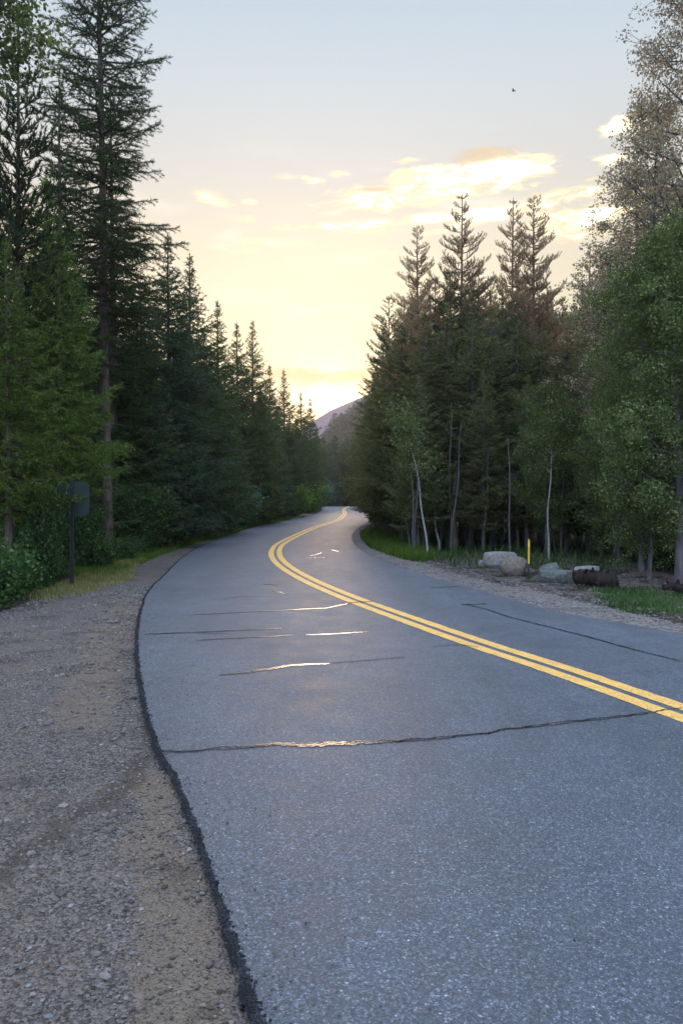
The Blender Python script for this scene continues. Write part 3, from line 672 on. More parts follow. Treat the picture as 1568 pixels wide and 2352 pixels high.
# left side, near to far
tree('spruce_tree', 'hero', 246, 20.3, -300, "tallest spruce, bare lower trunk and see-through tiers against the sky", 'tree', rot=0.0)
tree('pine_tree', 'thin_pine', 50, 15.6, 42, "thin dark pine with a bare tip rising near the upper left corner", 'tree')
tree('spruce_tree', 'slim', 148, 18.4, 185, "slim black spruce between the thin pine and the tallest spruce", 'tree')
tree('spruce_tree', 'slim', 264, 23.0, 232, "slender dark spruce overlapping the trunk of the tallest spruce", 'tree', rs=1.25)
tree('fir_tree', 'bright_a', 140, 15.6, 540, "bright green fir whose boughs reach over the road sign", 'tree', rs=.9)
tree('fir_tree', 'bright_b', 20, 13.2, 560, "green fir cut off by the left border, above the roadside weeds", 'tree', rs=1.0)
tree('fir_tree', 'bright_b', 112, 17.5, 420, "taller fir with dull green boughs behind the road sign", 'tree', rs=1.0)
tree('fir_tree', 'bright_a', -30, 16.5, 330, "fir at the left border behind the thin pine", 'tree', rs=1.0)
tree('aspen_tree', 'corner', -62, 11.5, -210, "aspen whose lit leaf sprays hang into the upper left corner", 'tree')
for px, d, tip, key, rs, lab in [
    (392, 25.0, 545, 'blue_a', 1.0, "broad blue-green spruce, first one to the right of the tallest spruce"),
    (437, 29.0, 590, 'spruce_a', 1.0, "pointed spruce peeking out behind the broad blue-green spruce"),
    (325, 24.0, 650, 'blue_b', 1.1, "blue-green spruce between the tallest trunk and the broad blue-green spruce"),
    (503, 33.0, 695, 'spruce_b', 1.0, "spruce with a long thin spire above the blue willow bushes"),
    (470, 31.0, 770, 'blue_b', 1.1, "lower bluish spruce in front of the thin spire spruce"),
    (545, 41.0, 745, 'spruce_b', 1.0, "first of two equal tall spires on the left of the road gap"),
    (580, 43.0, 740, 'spruce_a', .9, "second of two equal tall spires, nearer the road gap"),
    (620, 55.0, 840, 'spruce_b', 1.0, "airy spruce glowing at the left rim of the sunset"),
    (653, 60.0, 851, 'spruce_a', .95, "dark pointed spruce standing alone against the orange cloud"),
    (690, 74.0, 903, 'spruce_b', 1.0, "small spruce just past the lone dark one, beside the sunset"),
    (713, 84.0, 916, 'spruce_b', 1.0, "last small spire before the far hillside"),
    (665, 64.0, 960, 'blue_b', 1.1, "rounded low spruce below the lone dark spruce"),
    (600, 46.0, 900, 'far_0', 1.1, "stocky spruce under the second tall spire"),
    (640, 52.0, 1000, 'blue_b', 1.2, "small bluish spruce above the lime green bush")]:
    tree('spruce_tree', key, px, d, tip, lab, 'tree', None, rs)
# deeper forest on the left
G1 = "spruces massed in the left forest"
L1 = "dark spruce packed in the forest behind the left roadside trees"
rr = random.Random(8)
for i in range(44):
    d = rr.uniform(19, 110); px_edge = 260 + 470 * (1 - math.exp(-(d - 18) / 28)); px = px_edge - rr.random() ** 1.5 * 420 * 30 / d - 18
    if d < 28 and px > 350: continue
    H = rr.uniform(7.0, 9.0) if d < 34 else rr.uniform(8, 10.2)
    if px < -120: continue
    x, y = at(px, d)
    plant('spruce_tree', rr.choice(['spruce_a', 'spruce_b', 'blue_b', 'spruce_a']) if d < 45 else 'far_%d' % rr.randrange(3), x, y, H, L1, 'tree', G1, rr.uniform(1.0, 1.35))
# right side
for px, d, tip, key, rs, lab in [
    (957, 31.0, 526, 'pine_0', 1.0, "open-crowned pine, leftmost of the tall pines above the right forest"),
    (1060, 28.0, 454, 'pine_1', 1.05, "tallest cone-shaped pine left of the pine pair"),
    (1176, 31.0, 464, 'pine_2', .95, "left one of the close pair of tall pines"),
    (1222, 28.5, 459, 'pine_0', 1.1, "right one of the close pair of tall pines, with a long dark trunk"),
    (1349, 30.0, 568, 'pine_1', .95, "shorter pine standing alone right of the pine pair"),
    (893, 37.0, 685, 'pine_3', 1.1, "brown-tipped pine stepping down toward the sunset"),
    (1000, 33.0, 640, 'pine_2', 1.2, "ragged pine between the two leftmost tall pines"),
    (1125, 32.0, 640, 'pine_3', 1.1, "half-height pine in front of the pine pair"),
    (1290, 33.0, 690, 'pine_3', 1.1, "half-height pine before the distant ridge"),
    (880, 42.0, 760, 'dense_1', 1.1, "dense pine at the sunlit rim of the right forest"),
    (862, 52.0, 850, 'dense_0', 1.1, "small pine by the bright gap, where the right treeline starts")]:
    tree('pine_tree', key, px, d, tip, lab, 'tree', None, rs)
G2 = "dense pines massed in the right forest"; L2 = "dark dense pine packed among the trunks of the right forest"
for px, d, tip in [(925, 27, 745), (975, 25, 720), (1030, 25.5, 690), (1080, 24.5, 715), (1130, 25, 700), (1185, 25.5, 735), (1010, 29, 700), (1240, 26, 760), (1300, 25, 765), (1350, 24.5, 740), (1390, 26, 700),
                   (900, 30, 800), (885, 33, 850), (945, 29, 700), (1065, 30, 690), (1275, 29, 770), (1330, 28, 760), (1410, 23, 760), (1150, 28, 705), (1210, 30, 750), (865, 40, 900), (1100, 31, 700),
                   (850, 48, 930), (1460, 25, 600), (1520, 25, 520), (1560, 24, 450), (870, 36, 870), (960, 23.5, 860), (1110, 23.2, 850), (1210, 23.6, 860), (1300, 22.6, 880), (1380, 22.4, 860)]:
    x, y = at(px, d); H = (HY - tip) / F * d + EYE
    plant('pine_tree', rr.choice(['dense_0', 'dense_1', 'dense_2']), x, y, H, L2, 'tree', G2, rr.uniform(1.15, 1.45))
for px, d, tip, k in [(925, 30, 690, 0), (985, 29, 640, 2), (1032, 27.5, 625, 3), (1098, 28, 610, 0), (1150, 29.5, 655, 1), (1200, 30, 640, 3), (1252, 29, 655, 2), (1310, 30, 700, 1), (1080, 26.5, 665, 3), (960, 27, 680, 1), (1175, 27, 690, 3)]:
    x, y = at(px, d); plant('pine_tree', 'pine_%d' % k, x, y, (HY - tip) / F * d + EYE, "half-height pine with thin upturned boughs among the tall pines of the right forest", 'tree', "half-height pines among the tall ones", 1.35)
for i in range(46):
    d = rr.uniform(31, 60); px = rr.uniform(max(850, 900 - (d - 30) * 2), 1640); x, y = at(px, d)
    plant('pine_tree', rr.choice(['dense_0', 'dense_1', 'dense_2', 'far_0']), x, y, rr.uniform(6.5, 8.6), L2, 'tree', G2, rr.uniform(1.1, 1.5))
G3 = "far spruces closing the end of the road"; L3 = "far spruce beyond the crest where the road disappears"
for i in range(40):
    d = rr.uniform(62, 128); e = fR(d); x = e + 1.2 + rr.random() ** 1.4 * 22
    plant('spruce_tree', 'far_%d' % rr.randrange(3), float(x), d, rr.uniform(8, 11) * (1 if d < 100 else 1.15), "dark spruce in the row beyond the inner bend of the road", 'tree', "spruces beyond the inner bend", rr.uniform(1.0, 1.3))
for i in range(26):
    d = rr.uniform(70, 128); e = fL(d); x = e - 1.6 - rr.random() ** 1.4 * 16
    plant('spruce_tree', 'far_%d' % rr.randrange(3), float(x), d, rr.uniform(8, 10.5), "far dark spruce along the outer edge of the last bend", 'tree', "spruces along the last bend", rr.uniform(1.0, 1.3))
for i in range(44):
    d = rr.uniform(136, 200); px = rr.uniform(640, 950); x, y = at(px, d)
    if fL(d) - 1.5 < x < fR(d) + 1.5: continue
    plant('spruce_tree', 'far_%d' % rr.randrange(3), x, y, rr.uniform(10, 13.5), L3, 'tree', G3, rr.uniform(1.0, 1.4))
for px, d, tip, rs in [(728, 137, 985, 1.2), (742, 146, 1004, 1.5), (757, 139, 1018, 1.5), (770, 150, 1000, 1.4), (784, 142, 1022, 1.6), (797, 152, 1006, 1.5), (810, 141, 1000, 1.5), (822, 150, 985, 1.4), (834, 143, 975, 1.4), (846, 152, 960, 1.4), (735, 160, 1010, 1.8), (764, 158, 1012, 1.8), (790, 160, 1015, 1.8), (818, 158, 1005, 1.8)]:
    x, y = at(px, d); plant('spruce_tree', 'far_%d' % rr.randrange(3), x, y, (HY - tip) / F * d + EYE - gzf(x, y), L3, 'tree', G3, rs)
# broadleaf trees on the right
for px, d, tip, key, rs, lab in [
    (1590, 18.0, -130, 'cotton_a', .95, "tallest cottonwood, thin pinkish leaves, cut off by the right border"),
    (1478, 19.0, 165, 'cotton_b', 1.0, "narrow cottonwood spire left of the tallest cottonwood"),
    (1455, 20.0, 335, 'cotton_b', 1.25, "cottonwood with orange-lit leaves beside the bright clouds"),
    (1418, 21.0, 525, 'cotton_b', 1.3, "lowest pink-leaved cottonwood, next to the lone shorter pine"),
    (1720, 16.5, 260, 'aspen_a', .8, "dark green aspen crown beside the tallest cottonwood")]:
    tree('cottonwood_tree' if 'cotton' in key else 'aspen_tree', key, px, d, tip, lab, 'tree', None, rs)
for px, d, tip, key, rs, lab in [
    (1560, 14.6, 480, 'aspen_a', 1.0, "large green aspen filling the right border above the grass"),
    (1472, 17.0, 640, 'aspen_a', .85, "fresh green aspen at the left rim of the leafy mass"),
    (1490, 15.6, 900, 'aspen_b', 1.1, "low bright aspen at the foot of the leafy mass"),
    (1420, 19.0, 860, 'aspen_b', 1.0, "small aspen behind the charred log"),
    (1575, 16.5, 980, 'aspen_b', 1.2, "bushy young aspen above the charred stump at the right border"),
    (940, 26.0, 960, 'aspen_b', 1.0, "young aspen over the bright grass of the inner bend"),
    (890, 33.0, 985, 'aspen_b', 1.1, "young aspen at the tip of the inner bend"),
    (868, 38.0, 1010, 'aspen_b', 1.1, "farthest young aspen of the inner bend"),
    (1255, 21.5, 870, 'aspen_b', .9, "bluish young aspen behind the yellow marker post")]:
    tree('aspen_tree', key, px, d, tip, lab, 'tree', None, rs)

# slender aspens with pale stems that can be told apart
def slender(b, tpx, r, label, seed, crown=True, d_off=0.0, bend=.1, m=M_white, name='aspen_tree', nl=2600):
    rng = np.random.default_rng(seed); bx, d = unp(*b); tx = (tpx[0] - CX) / F * d; tz = (HY - tpx[1]) / F * d + EYE
    e = bpy.data.objects.new(name, None); COL.objects.link(e); e.location = (bx, d, gzf(bx, d)); tag(e, label, 'tree')
    t = np.linspace(0, 1, 18); P = np.stack([(tx - bx) * t + bend * np.sin(t * math.pi) * .6 + .02 * np.sin(t * 14), .1 * np.sin(t * 3), tz * t], -1); P[0, 2] = -.15
    tp = [tube(P, r * (1.05 - .75 * t), 7, rng, .06)]; C = []
    if crown:
        for i in range(12):
            q = rng.uniform(.55, 1.0); c0 = np.array([np.interp(q, t, P[:, k]) for k in range(3)]); ph = rng.uniform(0, 6.28); L = rng.uniform(.2, .5)
            e1 = c0 + np.array([math.cos(ph) * L, math.sin(ph) * L, L * .7]); tp.append(tube(np.stack([c0, (c0 + e1) / 2 + (0, 0, .05), e1]), [.012, .008, .004], 3)); C += [e1, (c0 + e1) / 2]
        C = np.array(C); idx = rng.integers(0, len(C), nl)
        ob('crown', mk('slender_crown', [leaves(C[idx] + rng.normal(0, .2, (nl, 3)), .06 * rng.uniform(.6, 1.3, nl), rng)], M_aspen), e)
    ob('trunk', mk('slender_trunk', tp, m, True), e); return e
slender((982, 1279), (930, 950), .030, "leaning white aspen stem at the end of the bright grass", 71, bend=.12)
slender((1009, 1262), (984, 1115), .038, "shorter leaning grey aspen right of the leaning white one", 72, bend=.05)
slender((1259, 1290), (1276, 955), .026, "slim straight pale aspen right of the yellow marker post", 73, bend=-.08)
slender((940, 1262), (922, 1090), .03, "thin grey sapling left of the leaning white aspen", 74, False, bend=.05, m=M_greybark)
slender((1350, 1262), (1352, 1070), .03, "thin pale pole-like sapling deep behind the flat rocks", 75, False, m=M_greybark)
slender((31, 1318), (44, 1085), .035, "slender white aspen stem between the weeds at the left border", 76, False, bend=.02)
slender((4, 1345), (20, 1100), .085, "reddish pine trunk leaning at the left border", 77, False, m=M_redbark, name='pine_tree')
slender((1041, 1262), (1046, 1080), .13, "thick dark trunk just inside the right forest", 78, False, m=M_bark, name='pine_tree', bend=0)
slender((1186, 1262), (1188, 1100), .035, "thin grey sapling stem rising behind the two round boulders", 79, False, m=M_greybark)
G4 = "bare thin saplings in the right forest"
sap = []
for k in range(3):
    rng = np.random.default_rng(90 + k); t = np.linspace(0, 1, 12)
    P = np.stack([.15 * t * (k - 1) + .03 * np.sin(t * 9), .02 * np.sin(t * 7), 4.2 * t], -1); P[0, 2] = -.2
    tp = [tube(P, .034 * (1 - .6 * t), 6, rng, .08)]
    for i in range(9):
        q = rng.uniform(.25, 1); c = np.array([np.interp(q, t, P[:, j]) for j in range(3)]); a = rng.uniform(0, 6.28); L = rng.uniform(.2, .6)
        tp.append(tube(np.stack([c, c + (math.cos(a) * L, math.sin(a) * L, L * .4)]), [.008, .003], 3))
    sap.append(mk('sapling', tp, M_greybark, True))
for i in range(42):
    px = rr.uniform(925, 1600); d = rr.uniform(20.5, 27); x, y = at(px, d)
    o = ob('sapling', sap[rr.choice([0, 0, 1, 2, 2])], None, (x, y, gzf(x, y)), (rr.uniform(-.05, .05), rr.uniform(-.05, .05), rr.uniform(0, 6)), (1, 1, rr.uniform(.6, 1.1)))
    tag(o, "bare thin sapling stem in the shade of the right forest edge", 'sapling', G4)

# shrubs
def bush(key, px, py, h, label, rs=1.0, group=None, dd=0.0):
    x, d = unp(px, py); d += dd; x = (px - CX) / F * d
    return plant('shrub', key, x, d, h, label, 'shrub', group, rs, None, 'foliage', 'stems')
bush('greenbush', 322, 1272, 1.75, "leafy green bush right of the bare spruce trunk")
bush('greenbush', 190, 1308, 1.25, "dark leafy bush between the sign post and the bare spruce trunk", .75)
bush('greenbush', 275, 1262, 1.5, "bush directly behind the bare spruce trunk", 1.2)
bush('greenbush', 118, 1328, 1.55, "tall weedy bush left of the sign post", 1.0)
bush('greenbush', 100, 1352, 1.65, "narrow leafy bush half covering the sign panel", .50)
bush('greenbush', 60, 1330, 1.4, "weedy bush beside the slender white aspen stem", 1.1)
bush('weedy', 15, 1372, .75, "low weeds at the left border next to the gravel", 1.1)
bush('weedy', 68, 1350, .6, "low leafy clump left of the sign post foot", 1.2)
bush('weedy', 118, 1336, .5, "small leafy clump close to the sign post foot", .8)
bush('weedy', -40, 1395, .9, "leafy clump half cut off by the left border")
bush('weedy', 225, 1306, .7, "low weeds behind the dry grass patch", 1.1)
bush('weedy', 285, 1288, .6, "low weeds at the foot of the bare spruce trunk")
bush('willow_a', 505, 1226, 2.1, "large blue-green willow bush at the left road edge", 1.05, dd=1.2)
bush('willow_b', 548, 1215, 2.0, "blue-green willow bush just past the large one", 1.15, dd=1.5)
bush('willow_b', 463, 1240, 1.7, "dim willow bush before the large blue-green one", 1.1, dd=1.5)
bush('greenbush', 410, 1248, 1.6, "shaded bush where the gravel shoulder narrows", 1.15, dd=1.0)
bush('willow_b', 595, 1203, 2.0, "dull willow bush between the blue-green willows and the lime bush", 1.2, dd=2)
bush('lime', 668, 1190, 2.3, "lime green bush before the far bend", 1.2, dd=2)
bush('lime', 632, 1196, 1.9, "darker lime bush left of the lime green bush", 1.1, dd=2.5)
bush('lime', 705, 1180, 2.6, "yellow-green bush nearest the far bend", 1.3, dd=3)
bush('willow_b', 725, 1174, 3.0, "far bush at the outer edge of the last bend", 1.2, dd=5)
bush('willow_b', 875, 1192, 2.2, "round bush at the inner edge of the far bend", 1.2, dd=2)
bush('greenbush', 868, 1206, 1.7, "bush behind the bright grass of the inner bend", 1.2, dd=2)
bush('greenbush', 905, 1226, 1.6, "shaded bush under the young aspens", 1.2, dd=2)
bush('weedy', 1490, 1290, .9, "low dark brush behind the charred log", 1.4)
bush('weedy', 1560, 1300, 1.0, "low dark brush behind the charred stump", 1.4)
bush('weedy', 1430, 1272, .9, "low brush at the back of the dirt clearing", 1.4)

# ------------------------------------------------------------------ grass
def turf(name, mats, P, h, label, seed=0, w=.010):
    rng = np.random.default_rng(seed); n = len(P); D = np.stack([rng.normal(0, .35, n), rng.normal(0, .35, n), np.ones(n)], -1)
    tag(ob(name, mk(name, [blades(P, D, h, w, rng)], mats)), label, 'grass', kind='stuff')
def scatter(n, y0, y1, fa, fb, seed, thr=-.2, sc=1.6, bias=1.0):
    rng = np.random.default_rng(seed); y = y0 + (y1 - y0) * rng.random(n) ** bias; a, b = fa(y), fb(y); x = a + (b - a) * rng.random(n)
    k = vnoise(x, y, sc, seed) > thr + rng.normal(0, .35, n); x, y = x[k], y[k]; return np.stack([x, y, gz(x, y) + .0], -1), rng
P, r_ = scatter(34000, 15.5, 60, lambda y: fS(y) - 1.1, lambda y: fS(y) + .10, 101, -.2, 1.6, 1.4); turf('grass', M_grass, P, r_.uniform(.05, .20, len(P)), "green grass fringe between the left gravel and the bushes", 1, .014)
P, r_ = scatter(26000, 19.2, 34, lambda y: fQ(y) - .06, lambda y: fQ(y) + 1.5, 102, -.9, 1.2, 1.2); P = P[(P[:, 0] / P[:, 1] * F + CX) < 985 + 14 * np.sin(P[:, 1] * 9)]; r_ = np.random.default_rng(2); turf('grass', M_grass, P, r_.uniform(.08, .30, len(P)), "bright green grass bank on the inner side of the bend", 2, .016)
P, r_ = scatter(20000, 10.6, 13.6, lambda y: 0 * y + 3.9, lambda y: 0 * y + 8.5, 103, .15, 1.3); P = P[(P[:, 0] / P[:, 1] * F + CX) > 1385 + 25 * np.sin(P[:, 1] * 7)]; r_ = np.random.default_rng(3); turf('grass', M_weed, P, r_.uniform(.03, .13, len(P)), "short green grass patch before the charred log", 3, .012)
rg = np.random.default_rng(45); cl = []
for (cx0, cy0, w0) in [(1112, 1303, 12), (1150, 1322, 10), (1205, 1318, 10), (1240, 1334, 14), (1300, 1338, 20), (1340, 1349, 14), (1400, 1346, 14), (1214, 1325, 5), (1180, 1300, 12)]:
    for _ in range(130):
        x_, y_ = unp(cx0 + rg.normal(0, w0), cy0 + rg.normal(0, 2.0)); cl.append((x_, y_, gzf(x_, y_)))
turf('grass', M_weed, np.array(cl), rg.uniform(.02, .10, len(cl)), "sparse weeds around the feet of the boulders and the log", 9, .008)
dpx = [(172, 1372), (190, 1345), (260, 1312), (350, 1288)]
P, r_ = scatter(24000, 12.1, 19.5, lambda y: fS(y) - .6, lambda y: fS(y) + .55 * np.clip((y - 11.6) / 1.2, 0, 1) * np.clip((18 - y) / 3, 0, 1), 104, -.15, 2.2); turf('grass', M_dry, P, r_.uniform(.03, .12, len(P)), "yellow dry grass patch right of the sign post", 4, .012)
P, r_ = scatter(26000, 17, 40, lambda y: fQ(y) + .3, lambda y: fQ(y) + 14, 105, .0, .9); turf('undergrowth', M_weed, P, r_.uniform(.06, .35, len(P)), "dim low undergrowth on the right forest floor", 5, .03)

# ------------------------------------------------------------------ boulders and logs
def boulder(px0, px1, py_top, py_base, depth_ratio, cols, label, seed, flat=.0, rotz=0., dent=.12, top_cut=None, name='boulder', cat='boulder'):
    xm, d = unp((px0 + px1) / 2, py_base); w = (px1 - px0) / F * d; h = (py_base - py_top) / F * d * 1.02 + .03
    import bmesh
    bm = bmesh.new(); bmesh.ops.create_icosphere(bm, subdivisions=5, radius=1.0); V = np.array([v.co[:] for v in bm.verts])
    rng = np.random.default_rng(seed); k = np.zeros(len(V))
    for i in range(9):
        f = rng.normal(0, 1.4 + .35 * i, 3); k += np.sin(V @ f + rng.uniform(0, 6.28)) / (1.5 + .6 * i)
    V = V * (1 + dent * k[:, None])
    for i in range(7):   # a few flattened faces
        nv = nrm(rng.normal(size=3) * (1, 1, .7)); dd = V @ nv; lim = rng.uniform(.74, .9); V -= np.outer(np.clip(dd - lim, 0, None) * .85, nv)
    if top_cut: V[:, 2] = np.where(V[:, 2] > top_cut, top_cut + (V[:, 2] - top_cut) * .15, V[:, 2])
    V[:, 0] = (V[:, 0] - (V[:, 0].max() + V[:, 0].min()) / 2) * w / np.ptp(V[:, 0]) * 1.04; V[:, 1] *= w * depth_ratio / np.ptp(V[:, 1])
    z0 = V[:, 2].min(); V[:, 2] = (V[:, 2] - z0) / (V[:, 2].max() - z0) * (h + .08) - .08
    for v, c in zip(bm.verts, V): v.co = c
    me = bpy.data.meshes.new(name); bm.to_mesh(me); bm.free(); me.materials.append(cols)
    me.polygons.foreach_set("use_smooth", np.full(len(me.polygons), True))
    yy = d + w / 2 * depth_ratio * .7; x = (((px0 + px1) / 2) - CX) / F * yy
    return tag(ob(name, me, None, (x, yy, gzf(x, yy)), (0, 0, rotz)), label, cat)
M_pale = stone_mat("pale_granite", (.11, .10, .09), (.27, .25, .225), 16, False); M_tan = stone_mat("tan_granite", (.08, .062, .050), (.19, .155, .125), 20, False); M_slate = stone_mat("grey_slate", (.05, .055, .052), (.15, .152, .14), 18, False)
boulder(1109, 1187, 1269, 1304, .7, M_pale, "pale flat-topped boulder, backmost in the dirt clearing", 1, top_cut=.62)
boulder(1148, 1209, 1280, 1321, .8, M_tan, "rounded tan boulder in front of the pale one", 2, dent=.05)
boulder(1098, 1113, 1287, 1300, .8, M_pale, "small white rock at the left of the pale boulder", 3, name='rock', cat='rock')
boulder(1238, 1288, 1295, 1326, .8, M_slate, "grey-green lump of rock right of the yellow marker post", 4)
boulder(1240, 1330, 1312, 1336, .6, M_slate, "long low slab of grey rock beneath the grey-green lump", 5, top_cut=.5, dent=.08)
boulder(1318, 1376, 1302, 1330, .5, M_pale, "pale slab leaning behind the charred log", 6, top_cut=.4, dent=.08)
M_char = bark("charred_wood", (.008, .006, .005), (.028, .020, .016), 12)
M_cut = flat_mat("charred_wood_end", (.03, .022, .018), (.09, .055, .04), .9, 30, .1)
def log(px0, px1, py_top, py_base, label, seed, name='log', r1=.75, rise=0.):
    rng = np.random.default_rng(seed); xm, d = unp((px0 + px1) / 2, py_base); w = (px1 - px0) / F * d; r = (py_base - py_top) / F * d / 2
    e = bpy.data.objects.new(name, None); COL.objects.link(e); x = ((px0 + px1) / 2 - CX) / F * (d + r); e.location = (x, d + r, gzf(x, d + r)); tag(e, label, 'log')
    n = 26; t = np.linspace(0, 1, n); P = np.stack([(t - .5) * w, (.5 - t) * w * .25, r * .9 + rise * t + .03 * np.sin(t * 6)], -1)
    rad = r * (r1 + (1 - r1) * t) * (1 + .05 * rng.normal(size=n)); rad[0] *= .55
    V, Fq = tube(P, rad, 18, rng, .05)
    stubs = []
    for i in range(7):
        q = rng.uniform(.12, .9); a = rng.uniform(-.6, 2.4); c = np.array([np.interp(q, t, P[:, j]) for j in range(3)]); dr = np.array([rng.normal(0, .3), -math.cos(a), math.sin(a)]); L = r * rng.uniform(1.05, 1.45)
        stubs.append(tube(np.stack([c, c + dr * L * .7, c + dr * L]), [r * .28, r * .2, r * .12], 6, rng, .08))
    ob('bark', mk('log_bark', [(V, Fq)] + stubs, M_char, True), e)
    caps = []
    for idx, s in ((n - 1, 1), (0, -1)):
        ring = V[idx * 18:(idx + 1) * 18]; c = ring.mean(0) + s * np.array([.012, -.003, 0]); VV = np.concatenate([ring * 1.0, (ring - c) * .6 + c, [c]])
        Fa = [(i, (i + 1) % 18, 18 + (i + 1) % 18, 18 + i) for i in range(18)]; caps.append((VV, np.array(Fa))); caps.append((VV, np.array([(18 + i, 18 + (i + 1) % 18, 36) for i in range(18)])))
    ob('cut_end', mk('log_end', caps, M_cut), e)
log(1318, 1414, 1304, 1348, "charred black log with a round cut end lying on the dirt", 1)
log(1524, 1600, 1334, 1362, "pointed charred log at the right border on the grass", 2, r1=.5)
# litter: sticks and dark mud ruts as small clods
rng = np.random.default_rng(5); n = 2600; yv = rng.uniform(11.2, 19.5, n); xv = fQ(yv) + rng.random(n) * 4.5
sz = .010 + .032 * rng.random(n) ** 3; M_clod = stone_mat("dirt_clods", (.05, .038, .034), (.15, .12, .105), 8)
tag(ob("debris", mk("debris", [stones(np.stack([xv, yv, gz(xv, yv)], -1), sz, rng)], M_clod)), "dark bark chips and dirt clods strewn over the clearing", "debris", kind="stuff")

rng = np.random.default_rng(6); n = 420; yv = 2.4 + 14 * rng.random(n) ** 1.2; a, b = fS(yv), fL(yv); xv = a + (b - a) * rng.random(n) ** 1.6
D = np.stack([rng.normal(0, 1, n), rng.normal(0, 1, n), rng.normal(0, .06, n)], -1)
tag(ob("debris", mk("needle_litter", [blades(np.stack([xv, yv, gz(xv, yv) + .032], -1), D, rng.uniform(.02, .07, n), .004, rng)], M_twig)), "dry needles and twigs littering the left gravel shoulder", "debris", kind="stuff")
# ------------------------------------------------------------------ marker post and sign
M_post = flat_mat("yellow_plastic", (.40, .25, .03), (.50, .32, .045), .5, 6); M_steel = flat_mat("dark_steel", (.012, .014, .013), (.026, .028, .026), .6, 25, .4)
x, d = unp(1214, 1323); e = bpy.data.objects.new('marker_post', None); COL.objects.link(e); e.location = (x, d, gzf(x, d)); tag(e, "thin yellow marker post standing by the round boulders", 'marker post')
h = (1323 - 1238) / F * d + .02
ob('stake', mk('stake', [box(-.022, .022, -.006, .006, -.1, h * .35), box(-.007, .007, -.016, -.006, -.1, h * .35)], M_steel), e)
ob('panel', mk('panel', [box(-.019, .019, -.010, .010, h * .35, h * .97), box(-.014, .014, -.007, .007, h * .97, h)], M_post), e)
ob('reflector', mk('reflector', [box(-.014, .014, -.014, -.010, h * .80, h * .93)], flat_mat("amber_reflector", (.75, .42, .03), (.8, .5, .05), .3, 5, .5)), e)
x, d = unp(165, 1345); e = bpy.data.objects.new('road_sign', None); COL.objects.link(e); e.location = (x, d, gzf(x, d)); tag(e, "road sign seen from behind on a dark post among the bushes", 'road sign')
h = (1345 - 1092) / F * d
ob('post', mk('post', [box(-.034, .034, -.006, .006, -.3, h), box(-.034, -.024, -.03, -.006, -.3, h), box(.024, .034, -.03, -.006, -.3, h)], M_steel), e)
M_alu = flat_mat("weathered_aluminium", (.020, .030, .027), (.034, .046, .041), .7, 4, .2)
z1 = (1345 - 1103) / F * d; z0 = (1345 - 1182) / F * d; xa = (120 - 163) / F * d; xb = (205 - 163) / F * d
import bmesh
bm = bmesh.new(); bmesh.ops.create_cube(bm, size=1.0); [setattr(v, 'co', Vector((v.co.x * (xb - xa), v.co.y * .004, v.co.z * (z1 - z0)))) for v in bm.verts]
ed = [q for q in bm.edges if abs(q.verts[0].co.y - q.verts[1].co.y) > .003]; bmesh.ops.bevel(bm, geom=ed, offset=.04, segments=5, affect='EDGES')
me = bpy.data.meshes.new('sign_panel'); bm.to_mesh(me); bm.free(); me.materials.append(M_alu)
ob('sign_panel', me, e, ((xa + xb) / 2, .012, (z0 + z1) / 2), (0, 0, math.radians(-6)))
for zz in (z0 + .12, z1 - .12): ob('bolt', mk('bolt', [tube(np.array([(0, -.014, 0), (0, .014, 0)]), .010, 8)], M_steel), e, (0, 0, zz))

# ------------------------------------------------------------------ bird
x = (1174 - CX) / F * 40; z = (HY - 219) / F * 40 + EYE
bt = np.linspace(-1, 1, 9); bv = tube(np.stack([bt * .03, bt * .10, bt * .02], -1), .028 * (1 - bt ** 2) ** .5 + .002, 8)
bo = ob('bird', mk('bird', [bv, (np.array([(0, -.03, .02), (0, .04, .02), (-.13, .02, .07), (-.2, -.05, .03), (-.11, -.05, .06), (.13, .02, .07), (.2, -.05, .03), (.11, -.05, .06)]), np.array([(0, 1, 2, 4), (1, 0, 7, 5)])),
     (np.array([(-.11, -.05, .06), (-.13, .02, .07), (-.2, -.05, .03), (.11, -.05, .06), (.13, .02, .07), (.2, -.05, .03)]), np.array([(0, 1, 2), (4, 3, 5)])),
     (np.array([(0, -.09, -.01), (-.03, -.16, -.02), (.03, -.16, -.02)]), np.array([(0, 1, 2)]))], flat_mat("dark_feathers", (.03, .03, .03), (.05, .05, .05))), None, (x, 40, z), (0, 0, 1.0))
tag(bo, "tiny dark bird flying in the open sky", 'bird')

# ------------------------------------------------------------------ hills
def hill(name, d0, ridge, m, width, seed, amp, nx=160, ny=50, xr=None):
    px = np.array([q[0] for q in ridge]); py = np.array([q[1] for q in ridge])
    xs = np.linspace(px[0], px[-1], nx); H = (HY - np.interp(xs, px, py)) / F * d0 + EYE
    X = (xs - CX) / F * d0; Yv = np.linspace(-1, 1, ny)
    prof = np.where(Yv < 0, 1 - np.abs(Yv) ** 1.4, 1 - Yv ** 2)
    Xg = np.repeat(X[None], ny, 0); Yg = d0 + np.repeat(Yv[:, None], nx, 1) * width
    Z = H[None] * prof[:, None] + amp * vnoise(Xg, Yg, 6.0 / width, seed) * np.sqrt(np.clip(prof, 0, 1))[:, None] * .6 - 6
    o = tag(ob(name, mk(name, [(np.stack([Xg, Yg, Z], -1).reshape(-1, 3), grid_faces(nx, ny))], m, True)), kind="structure")
    return X, H, prof, Yv
M_hill = flat_mat("wooded_slope", (.030, .040, .024), (.060, .062, .040), .95, .05, .0)
M_far = flat_mat("far_slope", (.055, .046, .070), (.090, .076, .105), .95, .02, .0)  # violet tint of distant haze painted into the slope colour
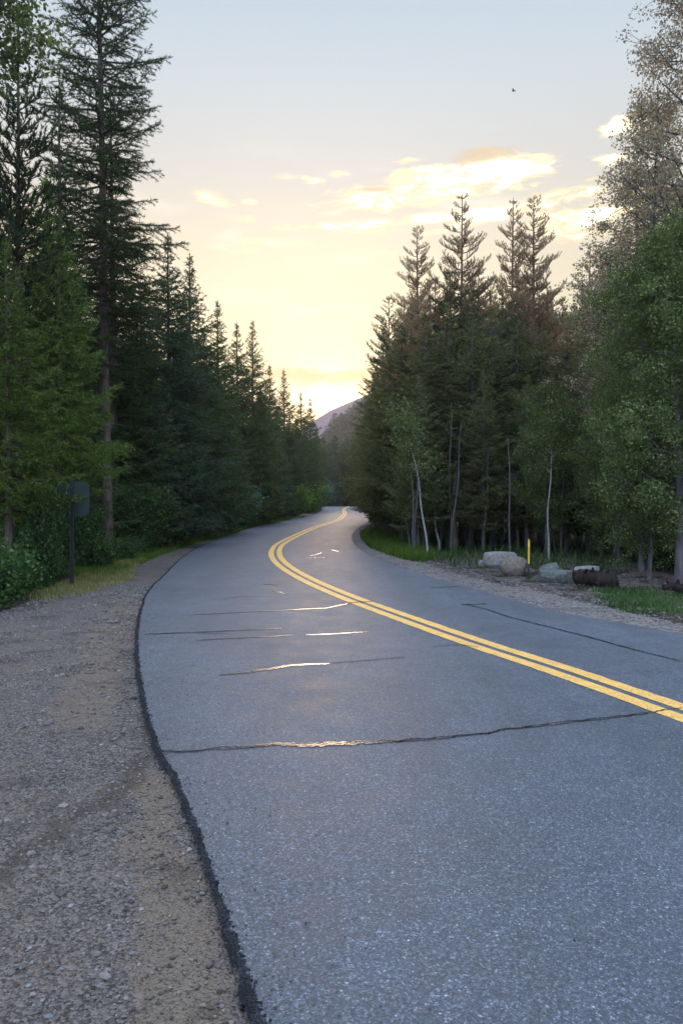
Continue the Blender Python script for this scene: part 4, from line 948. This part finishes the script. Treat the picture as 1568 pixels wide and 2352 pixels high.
hill("mountain", 1000, [(300, 1120), (560, 1060), (660, 1005), (727, 947), (765, 926), (815, 904), (850, 890), (1000, 830), (1300, 760), (1700, 700), (2200, 690), (3000, 900), (3600, 1120)], M_far, 330, 3, 9)
R2 = [(640, 1135), (700, 1080), (742, 1012), (765, 968), (800, 948), (840, 925), (900, 880), (1000, 830), (1120, 770), (1220, 738), (1300, 726), (1390, 720), (1568, 700), (2000, 690), (2600, 900), (3000, 1120)]
X, H, prof, Yv = hill("hill", 450, R2, M_hill, 190, 4, 4)
rng = np.random.default_rng(9); n = 2600; px = rng.uniform(700, 1750, n); v = -rng.random(n) ** 1.3; pxr = np.array([q[0] for q in R2]); pyr = np.array([q[1] for q in R2])
d0 = 450 + v * 190; xw = (px - CX) / F * 450; Hh = ((HY - np.interp(px, pxr, pyr)) / F * 450 + EYE) * (1 - np.abs(v) ** 1.4) - 7
th = rng.uniform(6, 11, n); per = 44
q = rng.random((n, per)); a = rng.uniform(0, 6.28, (n, per)); r = (1 - q) * .19 * th[:, None] * rng.uniform(.3, 1, (n, per))
P = np.stack([xw[:, None] + np.cos(a) * r, d0[:, None] + np.sin(a) * r, Hh[:, None] + q * th[:, None]], -1).reshape(-1, 3)
D = np.stack([np.cos(a), np.sin(a), -.25 + 0 * a], -1).reshape(-1, 3)
M_hw = foliage("hillside_conifers", (.022, .034, .022), (.04, .052, .032), None, .2, .02)
tag(ob("forest", mk("forest", [blades(P - D * .4, D, 1.7, 1.1, rng)], M_hw)), "wooded hillside of tiny conifers beyond the end of the road", 'forest', kind="stuff")

# ------------------------------------------------------------------ haze
hm = bpy.data.materials.new("haze_air"); hm.use_nodes = True; t = NT(hm.node_tree); t.n.clear()
vo = t.node('ShaderNodeVolumePrincipled'); vo.inputs['Color'].default_value = (.88, .88, 1.0, 1); vo.inputs['Density'].default_value = .00036; vo.inputs['Anisotropy'].default_value = .70
out = t.node('ShaderNodeOutputMaterial'); t.l.new(vo.outputs[0], out.inputs['Volume'])
hz = ob("haze", mk("haze", [box(-2300, 2300, -380, 1750, -14, 250)], hm)); tag(hz, "thin evening haze filling the valley", "haze", kind="stuff")
